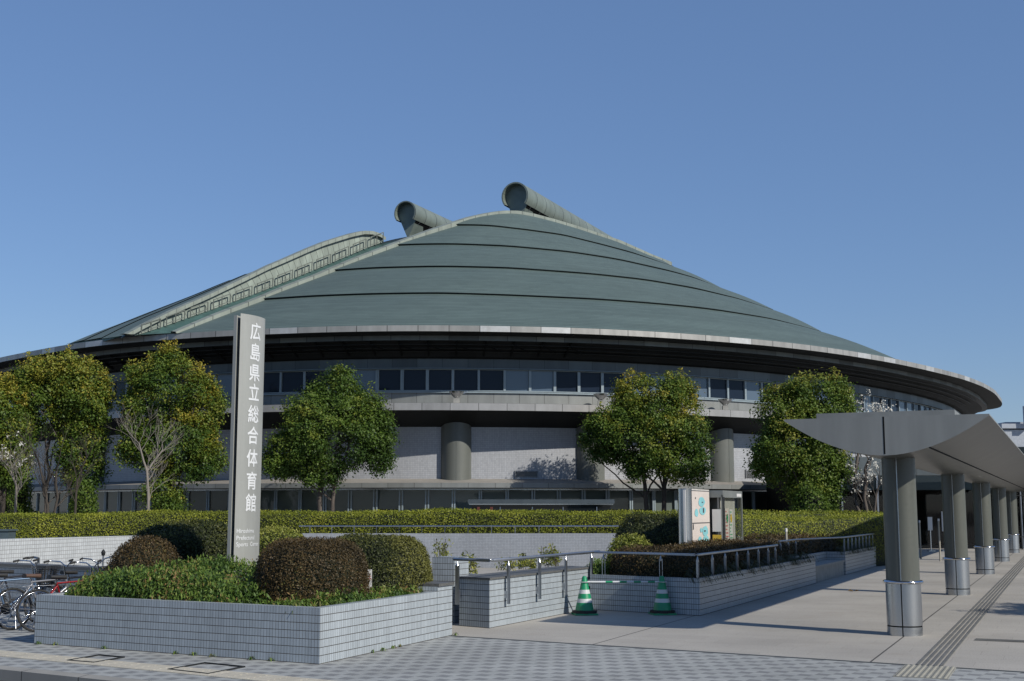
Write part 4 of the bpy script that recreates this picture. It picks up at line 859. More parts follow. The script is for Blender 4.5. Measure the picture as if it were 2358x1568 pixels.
for i, (x0, x1, z0, z1, m) in enumerate(((.2, .5, 1.0, 1.95, WHITE), (.56, .9, 1.15, 1.92, PINK), (.95, 1.25, 1.2, 1.9, WHITE))):
    mb = MB(); face_rect(mb, 0, x0, x1, z0, z1, .045); o = mb.build('poster', m, DC); mb = MB(); r = random.Random(i)
    for k in range(9): z = z0 + (z1 - z0) * (k + .4) / 9.5; face_rect(mb, 0, x0 + .03, x0 + .03 + r.uniform(.08, x1 - x0 - .08), z, z + .03, .042)
    mb.build('print', (BLUEP, REDP, GRNP)[i], o); mb = MB(); blob(mb, (x0 + x1) / 2, z0 + (z1 - z0) * .7, .09, .11, .0405, 0, i); mb.build('picture', (BLUEP, GREENP, YELP)[i], o)
mb = MB(); mb.box((-.004, .1, 1.65), (.006, .2, .5), (1, 0)); mb.build('side_notice', WHITE, DC); mb = MB(); mb.box((-.008, .1, 1.15), (.006, .2, .36)); mb.build('side_notice', YELP, DC)
mb = MB(); face_rect(mb, 0, dl - .55, dl - .1, dz - .13, dz - .06, -.053); mb.build('name_label', WHITE, DC)
# ------------------------------------------------------------------ 7. cones and bar
ca = Vector((1.32, 23.3)); cc = Vector((2.74, 23.35)); CN = empty('traffic_cone', (*ca, 0), .15)
prof = [(.175, .05), (.15, .18), (.139, .24), (.127, .30), (.116, .36), (.104, .42), (.092, .48), (.082, .54), (.06, .60), (.045, .675), (.03, .69), (.001, .695)]
mb = MB(); mb.lathe([(prof[0][0], .05)] + [(.177 - (.177 - .042) * (z - .05) / .62, z) for z in (.12, .22, .29, .335, .38, .45, .50, .56, .67)] + [(.03, .69), (.001, .695)], n=28, mats=[0, 0, 1, 0, 0, 1, 0, 0, 0, 0, 0])
mb.v and mb.build('cone_body', [GREENP, WHITEP], CN)
mb = MB(); mb.box((0, 0, .018), (.42, .42, .03)); mb.build('base_plate', GREENP, CN); mb = MB(); mb.lathe([(.235, .034), (.235, .075), (.17, .085)], n=8); mb.build('rubber_weight', DKRUB, CN)
tag(CN, 'green and white striped traffic cone nearest the low wall corner, left one', 'traffic cone', 'green traffic cones')
c2_ = copy_tree(CN); c2_.location = (*cc, 0); tag(c2_, 'green and white striped traffic cone in front of the planter, right one', 'traffic cone', 'green traffic cones')
br = MB(); zb_ = .585; nseg = 11
for i in range(nseg):
    p = ca.lerp(cc, i / nseg); q = ca.lerp(cc, (i + 1) / nseg); br.tube([(p.x, p.y - .0, zb_), (q.x, q.y, zb_)], .019, 10, mat=1 if (i % 2 == 1 and 1 < i < 10) else 0, caps=False)
for c_ in (ca, cc):
    rows = [[(c_.x + math.cos(a_) * (.085 + .008 * math.cos(t)), c_.y + math.sin(a_) * (.085 + .008 * math.cos(t)), zb_ + .008 * math.sin(t)) for a_ in [2 * math.pi * k / 24 for k in range(24)]] for t in [2 * math.pi * k / 6 for k in range(7)]]; br.grid(rows, closed=True)
tag(br.build('cone_bar', [WHITEP, GREENP]), 'green and white striped bar hooked between the two cones', 'barrier bar')
# ------------------------------------------------------------------ 8. bicycles
def bike(loc, rz, frame_col, label, steer=.2, basket=True, saddle_col=(.03, .03, .03), tyre=(.02, .02, .02), lean=.05, guard=True):
    B = empty('bicycle', loc, rz); B.rotation_euler = (lean, 0, rz); fm = plain('bike_frame', frame_col, .3, .3, .03); tm = plain('tyre', tyre, .8); R = .33
    def wheel(x):
        w = MB(); tor = lambda r0, r, n=36, k=8: [[(x + math.cos(a) * (r0 + r * math.cos(t)), r * math.sin(t), R + math.sin(a) * (r0 + r * math.cos(t))) for a in [2 * math.pi * i / n for i in range(n)]] for t in [2 * math.pi * j / k for j in range(k + 1)]]
        w.grid(tor(R - .018, .018), closed=True); wo = w.build('wheel', tm, B); r_ = MB(); r_.grid(tor(R - .042, .011), closed=True); r_.build('rim', CHROME, wo)
        s_ = MB()
        for i in range(20): a = 2 * math.pi * i / 20; s_.tube([(x + .02 * math.cos(a + 1.3), .02 * (-1) ** i, R + .02 * math.sin(a + 1.3)), (x + (R - .045) * math.cos(a), 0, R + (R - .045) * math.sin(a))], .0022, 3, caps=False)
        s_.tube([(x, -.045, R), (x, .045, R)], .022, 10); s_.build('spokes', CHROME, wo)
        if guard:
            g_ = MB(); a0, a1 = (-.2, math.pi * .95) if x > .5 else (math.radians(40), math.radians(200)); rows = [[(x + math.cos(a) * (R + .022), y, R + math.sin(a) * (R + .022)) for a in np.linspace(a0, a1, 22)] for y in (-.024, .0, .024)]; g_.grid(rows); g_.build('mudguard', STEEL, B)
    wheel(0); wheel(1.06); f_ = MB(); bb = (.44, 0, .29); seat = (.30, 0, .74); head = (.88, 0, .80); hb = (.92, 0, .64)
    for a, b, r in ((bb, seat, .016), (bb, hb, .019), (head, hb, .02), (seat, (.885, 0, .77), .015), ): f_.tube([a, b], r, 8)
    for y in (-.055, .055): f_.tube([(bb[0], y * .5, bb[2]), (0, y, R)], .01, 6); f_.tube([(seat[0], y * .4, seat[2] - .04), (0, y, R)], .009, 6)
    f_.build('frame', fm, B); k = MB()
    for y in (-.05, .05): k.tube([(hb[0], y * .7, hb[2]), (1.0, y, .46), (1.06, y, R)], .011, 6)
    k.tube([(head[0], 0, head[2]), (.85, 0, .98)], .013, 8); k.build('fork', CHROME, B)
    c = math.cos(steer); s = math.sin(steer); h_ = MB(); hp = [(-.18, .27, 1.05), (-.08, .25, 1.07), (.03, .12, 1.05), (.05, 0, .96), (.03, -.12, 1.05), (-.08, -.25, 1.07), (-.18, -.27, 1.05)]
    hp = [(.86 + x * c - y * s, x * s + y * c, z) for x, y, z in hp]; h_.tube(hp, .011, 8); ho = h_.build('handlebar', CHROME, B)
    for a, b in ((hp[0], hp[1]), (hp[-1], hp[-2])): g_ = MB(); g_.tube([Vector(a) * 1.0, Vector(b)], .017, 8); g_.tube([Vector(b), Vector(a) + Vector((.05, 0, -.04))], .005, 5); g_.build('grip', DKRUB, ho)
    sm = plain('saddle', saddle_col, .6); s_ = MB(); rows = []
    for i in range(9):
        t = i / 8; x = .18 + .28 * t; w = .075 * (1 - t) ** .7 + .018; rows.append([(x, w * math.cos(a), .83 + .035 * math.sin(a) + .01 * (1 - t)) for a in [math.pi * 2 * j / 10 for j in range(10)]])
    s_.grid(rows, closed=True); s_.face(rows[0]); s_.face(rows[-1][::-1]); s_.build('saddle', sm, B); s_ = MB(); s_.tube([seat, (.28, 0, .83)], .012, 8); s_.build('seat_post', CHROME, B)
    c_ = MB(); c_.lathe([(.001, -.004), (.09, -.004), (.09, .004), (.001, .004)], n=24)
    c_.v = [(bb[0] + x, -.06 + z, bb[2] + y) for x, y, z in c_.v]; c_.tube([(bb[0], -.07, bb[2]), (bb[0] + .1, -.09, bb[2] - .13)], .008, 6); c_.tube([(bb[0], .07, bb[2]), (bb[0] - .1, .09, bb[2] + .13)], .008, 6); c_.box((bb[0] + .1, -.13, bb[2] - .13), (.08, .07, .02)); c_.box((bb[0] - .1, .13, bb[2] + .13), (.08, .07, .02)); c_.build('crank', DKRUB, B)
    k = MB(); k.tube([(.02, .05, R), (-.04, .16, .01)], .008, 6); k.tube([(.02, -.05, R), (-.0, -.14, .02)], .008, 6); k.build('kickstand', RAILM, B)
    r_ = MB()
    for y in (-.05, 0, .05): r_.tube([(-.22, y, .71), (.24, y, .71)], .006, 5)
    for x in (-.2, 0, .2): r_.tube([(x, -.06, .71), (x, .06, .71)], .006, 5)
    for y in (-.06, .06): r_.tube([(-.15, y, .71), (0, y, R)], .006, 5)
    r_.build('rear_rack', STEEL, B)
    if basket:
        b_ = MB()
        for i in range(9):
            for z in ((.66 + .25 * i / 8),):
                w = .13 + .04 * i / 8; q = [(.96, -w, z), (1.18 + .05 * i / 8, -w, z), (1.18 + .05 * i / 8, w, z), (.96, w, z), (.96, -w, z)]; b_.tube(q, .004, 4, caps=False)
        for y in np.linspace(-1, 1, 8): b_.tube([(1.18, .13 * y, .66), (1.23, .17 * y, .91)], .004, 4); b_.tube([(.96, .13 * y, .66), (.96, .17 * y, .91)], .004, 4)
        for x in np.linspace(0, 1, 6):
            for sg in (-1, 1): b_.tube([(.96 + .22 * x, .13 * sg, .66), (.96 + .27 * x, .17 * sg, .91)], .004, 4)
        for y in np.linspace(-.12, .12, 6): b_.tube([(.96, y, .66), (1.18, y, .66)], .004, 4)
        b_.build('basket', DKRUB, B)
    tag(B, label, 'bicycle', 'bicycles parked left of the planter'); return B
ra = math.atan2(.66, .75)
bike((-7.40, 20.0, 0), ra, (.28, .006, .01), 'red bicycle half hidden by the planter corner', .5, False, guard=False, lean=-.08)
bike((-7.93, 20.35, 0), ra + .08, (.30, .31, .34), 'silver bicycle with brown saddle beside the red one', .35, False, (.12, .07, .05), lean=-.06)
bike((-8.6, 20.6, 0), ra - .04, (.12, .2, .32), 'pale blue bicycle at the left frame edge with a dark front basket', .3, True, lean=-.05)
bike((-7.7, 21.5, 0), ra + .15, (.03, .03, .035), 'black bicycle standing behind the silver one', .9, True, lean=-.09)
bike((-8.9, 21.7, 0), ra + .1, (.05, .05, .06), 'dark bicycle at the back left near the parapet', -.3, True, lean=-.05)
# ------------------------------------------------------------------ 9. shrubs in the planters
def T_red(p, nn, tone): return np.clip(tone, 0, 1)
def shr(px, py_top, Y, wpx, ry, z0, material, n, label, size=.045, rot=0., p=2.6, amp=.03, cat='shrub', grp='clipped shrubs in the planters', tonef=None, seed=0):
    t = atY(px, py_top, Y); fn = dome(t.x, Y, z0, wpx / 2 / 2940 * Y, ry, t.z - z0, rot, p, amp, seed); o = bush('shrub', fn, n, size, material, tonef=tonef, depth=.035); tag(o, label, cat, grp); return o
shr(718, 1245, 17.9, 262, .95, .35, F_RED, 46000, 'large reddish brown clipped shrub at the planter corner', rot=.3, seed=1, size=.028, p=4.2)
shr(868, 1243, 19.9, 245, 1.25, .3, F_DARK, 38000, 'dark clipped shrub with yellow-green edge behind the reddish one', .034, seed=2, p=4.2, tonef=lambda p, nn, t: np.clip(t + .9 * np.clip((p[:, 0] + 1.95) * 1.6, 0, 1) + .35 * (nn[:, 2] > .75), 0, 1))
shr(442, 1212, 22.6, 300, 1.3, .5, F_DARK, 30000, 'dark green tall clipped shrub left of the sign pylon', .045, seed=3, p=3.)
shr(620, 1216, 23.5, 200, 1.2, .5, F_YEL, 16000, 'yellow-green clipped shrub behind the sign pylon', .045, seed=4, p=2.2)
shr(340, 1250, 20.8, 172, .75, .5, F_RED, 16000, 'small reddish clipped shrub at the left end of the planter', .035, seed=5)
# low ground shrub along the planter front
lowpath = [tuple(a1 + (b1 - a1) * t + Vector((.15, .85)) ) for t in (.06, .25, .45, .62, .80)]
def lh(s): return np.interp(s, [0, .3, 1.0, 2., 3., 4.2, 5], [.3, .42, .46, .46, .38, .26, .2])
fn = hedge_fn(lowpath, 1.25, lh, .5, 2.2, .04, 11); p, nn = surf_sample(fn, 26000); p += RNG.normal(0, .035, p.shape); p[:, 2] += np.abs(RNG.normal(0, .03, len(p)))
p2, nn2 = surf_sample(hedge_fn([tuple(a1 + Vector((1.0, 2.0))), tuple(a1 + Vector((3.8, .9)))], 1.6, .46, .5, 2.2, .05, 12), 14000)
p3, nn3 = surf_sample(hedge_fn([tuple(b1 + Vector((-.9, .8))), tuple(b1 + Vector((.05, .9))), tuple(b1 + Vector((1.0, 3.2)))], .4, .10, .6, 2.2, .03, 13), 4000)
P_ = np.vstack([p, p2, p3]); N3 = np.vstack([nn, nn2, nn3]) + np.array([0, 0, .3])
fl_ = (b1 - a1).normalized(); sl_d = (wa1 - a1).normalized(); dF = (P_[:, 0] - a1.x) * -fl_.y + (P_[:, 1] - a1.y) * fl_.x; dR = -((P_[:, 0] - b1.x) * -dd.y + (P_[:, 1] - b1.y) * dd.x) * -1; dL = -((P_[:, 0] - a1.x) * -sl_d.y + (P_[:, 1] - a1.y) * sl_d.x)
ok = (dF > .07) & (dR > .07) & (dL > .05); P_, N3 = P_[ok], N3[ok]; P_[:, 2] = np.maximum(P_[:, 2], .62)
kq = RNG.choice(len(P_), 2600, replace=False); kq = kq[N3[kq, 2] > .3]; SPG = np.repeat(P_[kq], 5, 0) + RNG.normal(0, .018, (len(kq) * 5, 3)) + np.outer(np.tile(np.arange(5) * .022, len(kq)), [0, 0, 1]); nb_ = len(P_)
P_ = np.vstack([P_, SPG]); N3 = np.vstack([N3, np.tile([0, -.2, .4], (len(SPG), 1))])
o = leaf_mesh('ground_cover', P_, N3, .06, F_LOW, None, np.clip(np.r_[RNG.normal(.42, .13, nb_), RNG.normal(.72, .14, len(P_) - nb_)] + wob(P_, .07, 2.5, 8), 0, 1), aspect=.38, jitter=.7, stretch=(0, 0, .9)); tag(o, 'low leafy green ground cover filling the front of the left planter', 'ground cover', kind='stuff')
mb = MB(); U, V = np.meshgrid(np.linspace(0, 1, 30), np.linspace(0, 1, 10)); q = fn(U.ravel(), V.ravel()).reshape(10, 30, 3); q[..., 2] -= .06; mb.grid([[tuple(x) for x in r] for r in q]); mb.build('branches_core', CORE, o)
def blades(name, centers, n, L, label, material=F_GRASS, up=.4, out=None):
    P, Nn = [], []; mbs = MB(); r = random.Random(5)
    for cx, cy, cz in centers:
        for k in range(n):
            a = r.uniform(0, 6.28); d = Vector((math.cos(a), math.sin(a), 0))
            if out is not None: d = (d * .6 + Vector((out[0], out[1], 0))).normalized()
            l_ = L * r.uniform(.6, 1.2); b = Vector((cx, cy, cz)); pts = [b, b + d * l_ * .35 + Vector((0, 0, l_ * up)), b + d * l_ * .75 + Vector((0, 0, l_ * up * .55)), b + d * l_ + Vector((0, 0, -l_ * .15))]
            w = Vector((-d.y, d.x, 0)) * .006
            for i in range(3): mbs.face([pts[i] - w, pts[i] + w, pts[i + 1] + w * .7, pts[i + 1] - w * .7])
    o = mbs.build(name, material); at = o.data.attributes.new('tone', 'FLOAT', 'FACE'); at.data.foreach_set('value', np.repeat(RNG.uniform(0, 1, len(mbs.f) // 3), 3).astype(np.float32)); tag(o, label, 'grass', kind='stuff'); return o
blades('dry_grass', [(b1.x + t * 1.1 + random.uniform(-.1, .1) - .3, b1.y + .35 + t * 2.6 + random.uniform(-.1, .1), .62) for t in np.linspace(0, 1, 22)], 6, .15, 'dry straw-coloured grass blades at the planter corner under the shrubs', up=.55)
cen = [];
for t in np.arange(.1, 33, .22):
    if (rec0 - r2_).length - .1 < t < (rec1 - r2_).length + .1 or 24.9 < t < 26.1: continue
    q = r2_ + rdir * t - rq * random.uniform(.15, .4); cen.append((q.x, q.y, .62))
blades('border_grass', cen, 16, .36, 'dark grass tufts hanging over the long planter wall', foliage('dark_border_grass', [(0., (.012, .018, .006)), (.7, (.04, .055, .012)), (1., (.09, .10, .03))], 2., .1), .5, rq)
def rh(s): return np.interp(s, [0, 2, 4, 6, 8, 11, 14, 20, 27], [.60, .56, .62, .56, .54, .58, .58, .5, .5])
pth = [tuple(r1_ + Vector((.6, .75))), tuple(r2_ + rdir * .75 - rq * .95), tuple(r2_ + rdir * 9.2 - rq * .95)]
RH = bush('clipped_hedge', hedge_fn(pth, 1.15, rh, .58, 3., .03, 21), 42000, .04, F_RED, depth=.035); tag(RH, 'dark reddish clipped hedge behind the near planter handrail', 'hedge')
pth = [tuple(r2_ + rdir * 9.6 - rq * 1.45), tuple(r2_ + rdir * 25 - rq * 1.2), tuple(r2_ + rdir * 33 - rq * 1.2)]
RH = bush('clipped_hedge', hedge_fn(pth, 1.3, .52, .62, 3., .04, 22), 36000, .055, F_RED, depth=.045); tag(RH, 'dark reddish clipped hedge farther along the planter toward the foyer', 'hedge')
# yellow-green loose shrub and dark hedge at the ramp corner
t = atY(1455, 1238, 25.6); fn = dome(t.x, 25.6, .4, .62, .6, t.z - .4, 0, 2.1, .09, 31); o = bush('shrub', fn, 16000, .05, F_YEL, depth=.07, jitter=1); tag(o, 'loose yellow-green shrub behind the corner handrail', 'shrub', 'clipped shrubs in the planters')
t = atY(1500, 1199, 30); fn = dome(t.x, 30, .0, .9, 1.6, t.z, 0, 3., .05, 32); o = bush('shrub', fn, 26000, .05, F_DARK, depth=.04); tag(o, 'big dark clipped bush left of the map board', 'shrub', 'clipped shrubs in the planters')
t = atY(1385, 1300, 25.2); o = bush('shrub', dome(t.x, 25.2, .2, .38, .5, t.z - .2, 0, 2.2, .1, 33), 7000, .045, F_LOW, depth=.05); tag(o, 'small leafy bush just right of the low wall end', 'shrub', 'clipped shrubs in the planters')
# sprigs behind the ramp wall
def sprig(px0, px1, py_top, Y, n, label, mat_=F_YEL, lz=.5):
    P, Nn, ton = [], [], []; e = MB(); r = random.Random(px0)
    for k in range(n):
        x = r.uniform(px0, px1); top_ = atY(x, py_top + r.uniform(0, 25), Y + r.uniform(-.3, .3)); base = Vector((top_.x + r.uniform(-.15, .15), top_.y, lz)); e.tube([base, (base + top_) / 2 + Vector((r.uniform(-.05, .05), 0, 0)), top_], .006, 4)
        for j in range(46):
            q = base.lerp(top_, r.uniform(.25, 1)); P.append([q.x + r.gauss(0, .06), q.y + r.gauss(0, .06), q.z + r.gauss(0, .04)]); Nn.append([0, -.5, .5])
    st = e.build('sapling', BARK); leaf_mesh('leaves', P, Nn, .09, mat_, st, aspect=.3, jitter=1); tag(st, label, 'plant', 'young plants in the sunken court'); return st
sprig(1003, 1038, 1240, 27, 8, 'taller leafy sapling left of the bent handrail'); sprig(1062, 1090, 1262, 26, 7, 'second leafy sapling behind the handrail bend'); sprig(1195, 1230, 1270, 30, 9, 'low sparse plant behind the middle of the ramp wall'); sprig(1245, 1290, 1255, 31, 12, 'widest airy plant behind the ramp wall near the cones')
sprig(1160, 1185, 1285, 29, 5, 'smallest sparse plant behind the ramp wall')
# ------------------------------------------------------------------ 10. hedges
xs = [-60, 0, 182, 286, 390, 482, 545, 604, 800, 956, 995, 1044, 1174, 1304, 1434, 1565, 1700]; ys = [1187, 1186, 1187.5, 1182, 1177.6, 1181, 1184, 1180, 1180.5, 1181, 1175, 1174.5, 1179, 1182, 1179.7, 1177.6, 1179]
def Yh(x): return np.interp(x, [-60, 400, 1700], [44, 46.5, 44])
def hedge_from(xs, ys, Yf, w, n, size, label, seed, mat_=F_HEDGE, z0=0.):
    path = []; hs = []
    for x in np.linspace(xs[0], xs[-1], 60): Y = float(Yf(x)); t = atY(x, float(np.interp(x, xs, ys)), Y - w * .2); path.append((t.x, Y)); hs.append(t.z - z0)
    pa_ = np.array(path); L = np.r_[0, np.cumsum(np.hypot(*(pa_[1:] - pa_[:-1]).T))]; o = bush('clipped_hedge', hedge_fn(path, w, lambda s: np.interp(s, L, hs), z0, 4.5, .02, seed), n, size, mat_, nu=120, depth=.05); tag(o, label, 'hedge'); return o
hedge_from(xs, ys, Yh, 1.8, 150000, .055, 'long yellow-green clipped hedge across the plaza behind the court wall', 41)
hedge_from([1690, 1713, 1800, 1920, 2033, 2080], [1180, 1179.7, 1180.5, 1181, 1183, 1184], lambda x: np.interp(x, [1690, 2080], [40, 52]), 1.6, 30000, .055, 'rear yellow-green clipped hedge right of the display case', 42)
hedge_from([1640, 1713, 1800, 1880, 1960, 2033, 2075], [1192, 1190, 1191, 1194, 1190, 1188, 1190], lambda x: np.interp(x, [1640, 2075], [33.5, 46]), 1.3, 50000, .045, 'front lower yellow-green clipped hedge right of the display case', 43)
# ------------------------------------------------------------------ 11. trees
def limb(mb, a, b, r0, r1, n=6, bend=.12, seed=0):
    r = random.Random(seed); a, b = Vector(a), Vector(b); L = (b - a).length; pts = []; 
    for i in range(n + 1):
        t = i / n; k = math.sin(math.pi * t) * bend * L; pts.append(a.lerp(b, t) + Vector((r.uniform(-1, 1), r.uniform(-1, 1), r.uniform(-.3, .3))) * k * .6)
    mb.tube(pts, r0, 8, rs=[r0 + (r1 - r0) * i / n for i in range(n + 1)]); return pts
def tree(name, Y, lobes, trunks, label, mat_, nc=420, leaves=115, size=.125, grp='evergreen trees in front of the arena', seed=0, sprout=60, sub=.9):
    r = np.random.default_rng(seed); rr = random.Random(seed); base = atY(trunks[0][0], 1178, Y); T = empty(name, (base.x, Y, 0)); TI = Matrix.Translation((-base.x, -Y, 0))
    Ls_ = []
    for cx, cy, rx, ry in lobes:
        c = atY(cx, cy + 9, Y); k = Y / 2919; Ls_.append((np.array([c.x, Y + r.uniform(-.4, .4), c.z]), np.array([rx * k * .92, max(min(rx * k, 2.6), .9) * .8, ry * k * .92])))
    for c, R in list(Ls_):
        for q_ in range(5):
            d = r.normal(0, 1, 3); d[1] = -abs(d[1]) * .8; d /= np.linalg.norm(d); k_ = r.uniform(.24, .42); Ls_.append((c + d * R * r.uniform(.72, .92), np.array([R[0], R[1], R[2]]) * k_ + .12))
    wts = np.array([(l[1][0] * l[1][2]) ** .8 for l in Ls_]); wts /= wts.sum(); P, Nn, ton = [], [], []; cents = []
    for i in range(int(nc * 2.0)):
        c, R = Ls_[r.choice(len(Ls_), p=wts)]; d = r.normal(0, 1, 3); d[2] *= .9; d /= np.linalg.norm(d)
        rad = r.uniform(.80, 1.02) if r.random() < .8 else r.uniform(.35, .8); q = c + d * R * rad; inside = 0
        for c2, R2 in Ls_:
            if np.linalg.norm((q - c2) / R2) < .78: inside += 1
        if inside and r.random() < .75: continue
        cents.append((q, d, rad)); sg = r.uniform(.12, .23); m = int(leaves * (sg / .23) ** 2); pts = q + r.normal(0, 1, (m, 3)) * sg * np.array([1, 1, .8]); P.append(pts); Nn.append(np.tile(d * .6 + np.array([0, 0, .5]), (m, 1)))
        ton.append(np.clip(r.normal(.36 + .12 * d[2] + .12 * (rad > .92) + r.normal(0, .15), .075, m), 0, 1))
    for i in range(sprout):     # upright shoots over the crown
        c, R = Ls_[r.integers(len(Ls_))]; a = r.uniform(0, 6.28); rad = r.uniform(0, .85); b = c + np.array([math.cos(a) * rad * R[0], math.sin(a) * rad * R[1], R[2] * math.sqrt(1 - rad * rad)])
        if any(np.linalg.norm((b - c2) / R2) < .85 for c2, R2 in Ls_ if c2 is not c): continue
        h = r.uniform(.2, .6); m = int(22 + 26 * h); t = r.uniform(0, 1, m); P.append(b + np.stack([r.normal(0, .09, m), r.normal(0, .09, m), t * h], 1)); Nn.append(np.tile([0, 0, .2], (m, 1))); ton.append(np.clip(r.normal(.72, .15, m), 0, 1))
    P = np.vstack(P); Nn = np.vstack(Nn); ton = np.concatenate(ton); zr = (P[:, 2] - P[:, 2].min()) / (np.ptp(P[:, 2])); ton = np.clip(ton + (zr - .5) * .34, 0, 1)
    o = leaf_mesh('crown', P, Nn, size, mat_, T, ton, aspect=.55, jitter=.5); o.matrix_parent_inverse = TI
    mb = MB(); 
    for j, (bx, tx, ty, rad) in enumerate(trunks):
        b = atY(bx, 1178, Y); t_ = atY(tx, ty, Y); dz = (b.x - t_.x) / max(t_.z - b.z, .1); b0 = Vector((b.x, Y, 0)); pts = limb(mb, b0, t_, rad, rad * .55, 7, .04, seed + j)
        for k in range(7):
            q, d, _r = cents[rr.randrange(len(cents))]; limb(mb, pts[rr.randrange(4, 8)], Vector(q.tolist()), rad * .35, .02, 5, .08, seed + j * 10 + k)
    o = mb.build('trunk', BARKD if rad > .12 else BARK, T); o.matrix_parent_inverse = TI
    tag(T, label, 'tree', grp); return T
tree('evergreen_tree', 57, [(0, 945, 50, 85), (12, 1040, 52, 90), (-30, 980, 60, 130), (38, 1000, 25, 80)], [(5, 10, 1090, .16)], 'leftmost evergreen tree cut by the left frame edge', F_TREE, 520, seed=1, sprout=50)
tree('evergreen_tree', 58.5, [(110, 900, 72, 85), (190, 900, 70, 85), (88, 880, 40, 45), (230, 915, 32, 60), (185, 1010, 55, 75), (195, 1080, 42, 40), (150, 860, 60, 45)], [(105, 110, 1020, .1), (165, 180, 1010, .12)], 'yellow-tinged evergreen tree second from the left edge', F_TREE, 620, seed=2, sprout=110)
tree('evergreen_tree', 58.5, [(400, 880, 88, 75), (345, 940, 62, 75), (458, 935, 56, 92), (400, 1000, 105, 75), (380, 850, 50, 45), (470, 1040, 45, 60), (375, 1120, 40, 50), (315, 1010, 34, 50), (390, 1150, 32, 28)], [(385, 395, 1060, .14)], 'wide evergreen tree just left of the sign pylon', F_TREE, 760, seed=3, sprout=110)
tree('evergreen_tree', 59, [(775, 900, 70, 52), (755, 960, 112, 60), (685, 1035, 72, 52), (780, 1020, 105, 60), (855, 985, 46, 75), (735, 1070, 62, 40), (862, 1045, 36, 38), (650, 1040, 40, 45)], [(742, 738, 1060, .13), (757, 775, 1070, .12)], 'round-headed evergreen tree just right of the sign pylon', F_TREE2, 820, seed=4, sprout=25)
tree('evergreen_tree', 61.3, [(1500, 910, 88, 52), (1460, 890, 40, 32), (1565, 900, 45, 45), (1580, 985, 55, 85), (1440, 985, 72, 60), (1390, 990, 45, 42), (1500, 1010, 100, 62), (1560, 1060, 62, 48), (1470, 1060, 40, 30), (1400, 1035, 32, 20)], [(1494, 1480, 1060, .14), (1522, 1530, 1080, .15), ], 'big evergreen tree behind the map board with two dark trunks', F_TREE, 860, seed=5, sprout=110)
tree('evergreen_tree', 56, [(1875, 900, 72, 45), (1905, 945, 62, 62), (1800, 940, 60, 55), (1830, 1000, 85, 75), (1790, 1040, 55, 55), (1880, 1060, 62, 62), (1860, 1120, 48, 52), (1880, 1150, 42, 35), (1920, 1090, 30, 50)], [(1866, 1866, 1060, .16)], 'dark evergreen tree partly behind the walkway canopy', F_TREE2, 860, seed=6, sprout=70)
def side_tree(cx, cy, lobes, label, n=150):
    T = empty('street_tree', (cx, cy, 0)); mb = MB(); P, Nn = [], []; r = np.random.default_rng(int(cx * 7)); pts = limb(mb, (0, 0, 0), (0.1, .1, 2.6), .13, .09, 6, .04, 3)
    for i in range(n):
        c, R_ = lobes[i % len(lobes)]; d = r.normal(0, 1, 3); d /= np.linalg.norm(d); q = np.array(c) + d * np.array(R_) * r.uniform(.5, 1)
        P.append(q + r.normal(0, .16, (45, 3))); Nn.append(np.tile(d, (45, 1)))
        if i % 6 == 0: limb(mb, pts[-1], tuple(q), .05, .012, 5, .08, i)
    mb.build('trunk', BARK, T); P = np.vstack(P); leaf_mesh('crown', P, np.vstack(Nn), .12, F_TREE2, T, None, aspect=.5, jitter=.8); tag(T, label, 'tree')
side_tree(14.8, 20.6, [((0, 0, 3.7), (1.5, .9, .5)), ((1.0, .4, 4.3), (1.3, .9, .45)), ((-1.2, -.2, 3.4), (.9, .7, .35))], 'street tree beyond the right edge of the walkway whose shade falls on the plaza')
side_tree(25, 33, [((0, 0, 4), (1.8, 1.3, 1.0)), ((.8, .5, 5), (1.4, 1.2, .8))], 'farther street tree beyond the right end of the walkway')
def bare(name, Y, segs, label, grp='small bare trees among the evergreens', blooms=None, seed=0, twig=5, bark=BARK, depth=3):
    rr = random.Random(seed); b = atY(segs[0][0], 1178, Y); T = empty(name, (b.x, Y, 0)); TI = Matrix.Translation((-b.x, -Y, 0)); mb = MB(); tips = []
    def grow(p, d, L, r, n):
        q = p + d * L; limb(mb, p, q, r, r * .62, 4, .07, rr.randrange(9999)); tips.append(q)
        if n == 0: return
        for k in range(rr.choice((2, 3))): nd = (d + Vector((rr.uniform(-.75, .75), rr.uniform(-.6, .6), rr.uniform(-.15, .45)))).normalized(); grow(q if k < 2 else p.lerp(q, .6), nd, L * rr.uniform(.6, .85), r * .6, n - 1)
    for x0, y0, x1, y1, r in segs:
        p = atY(x0, y0, Y); q = atY(x1, y1, Y + rr.uniform(-.3, .3))
        if y0 >= 1178: p = Vector((p.x, Y, 0))
        limb(mb, p, q, r, r * .65, 6, .05, rr.randrange(9999)); d = (q - p).normalized()
        for k in range(twig): nd = (d + Vector((rr.uniform(-.9, .9), rr.uniform(-.7, .7), rr.uniform(-.1, .5)))).normalized(); grow(p.lerp(q, rr.uniform(.55, 1)), nd, rr.uniform(.5, .8), r * .3, depth)
    o = mb.build('trunk', bark, T); o.matrix_parent_inverse = TI
    if blooms:
        P = []; 
        for k in range(blooms): q = tips[rr.randrange(len(tips))]; c = [q.x + rr.gauss(0, .06), q.y + rr.gauss(0, .06), q.z + rr.gauss(0, .06)]; P += [[c[0] + rr.gauss(0, .05), c[1] + rr.gauss(0, .05), c[2] + rr.gauss(0, .05)] for _ in range(6)]
        o = leaf_mesh('blossom', P, np.tile([0, -.3, .5], (len(P), 1)), .105, BLOOM, T, aspect=.5, jitter=1); o.matrix_parent_inverse = TI
    tag(T, label, 'tree', grp); return T
BARKP = plain('pale_bark', (.25, .225, .195), .85, var=.25, nscale=6, bump=.4, streak=True)
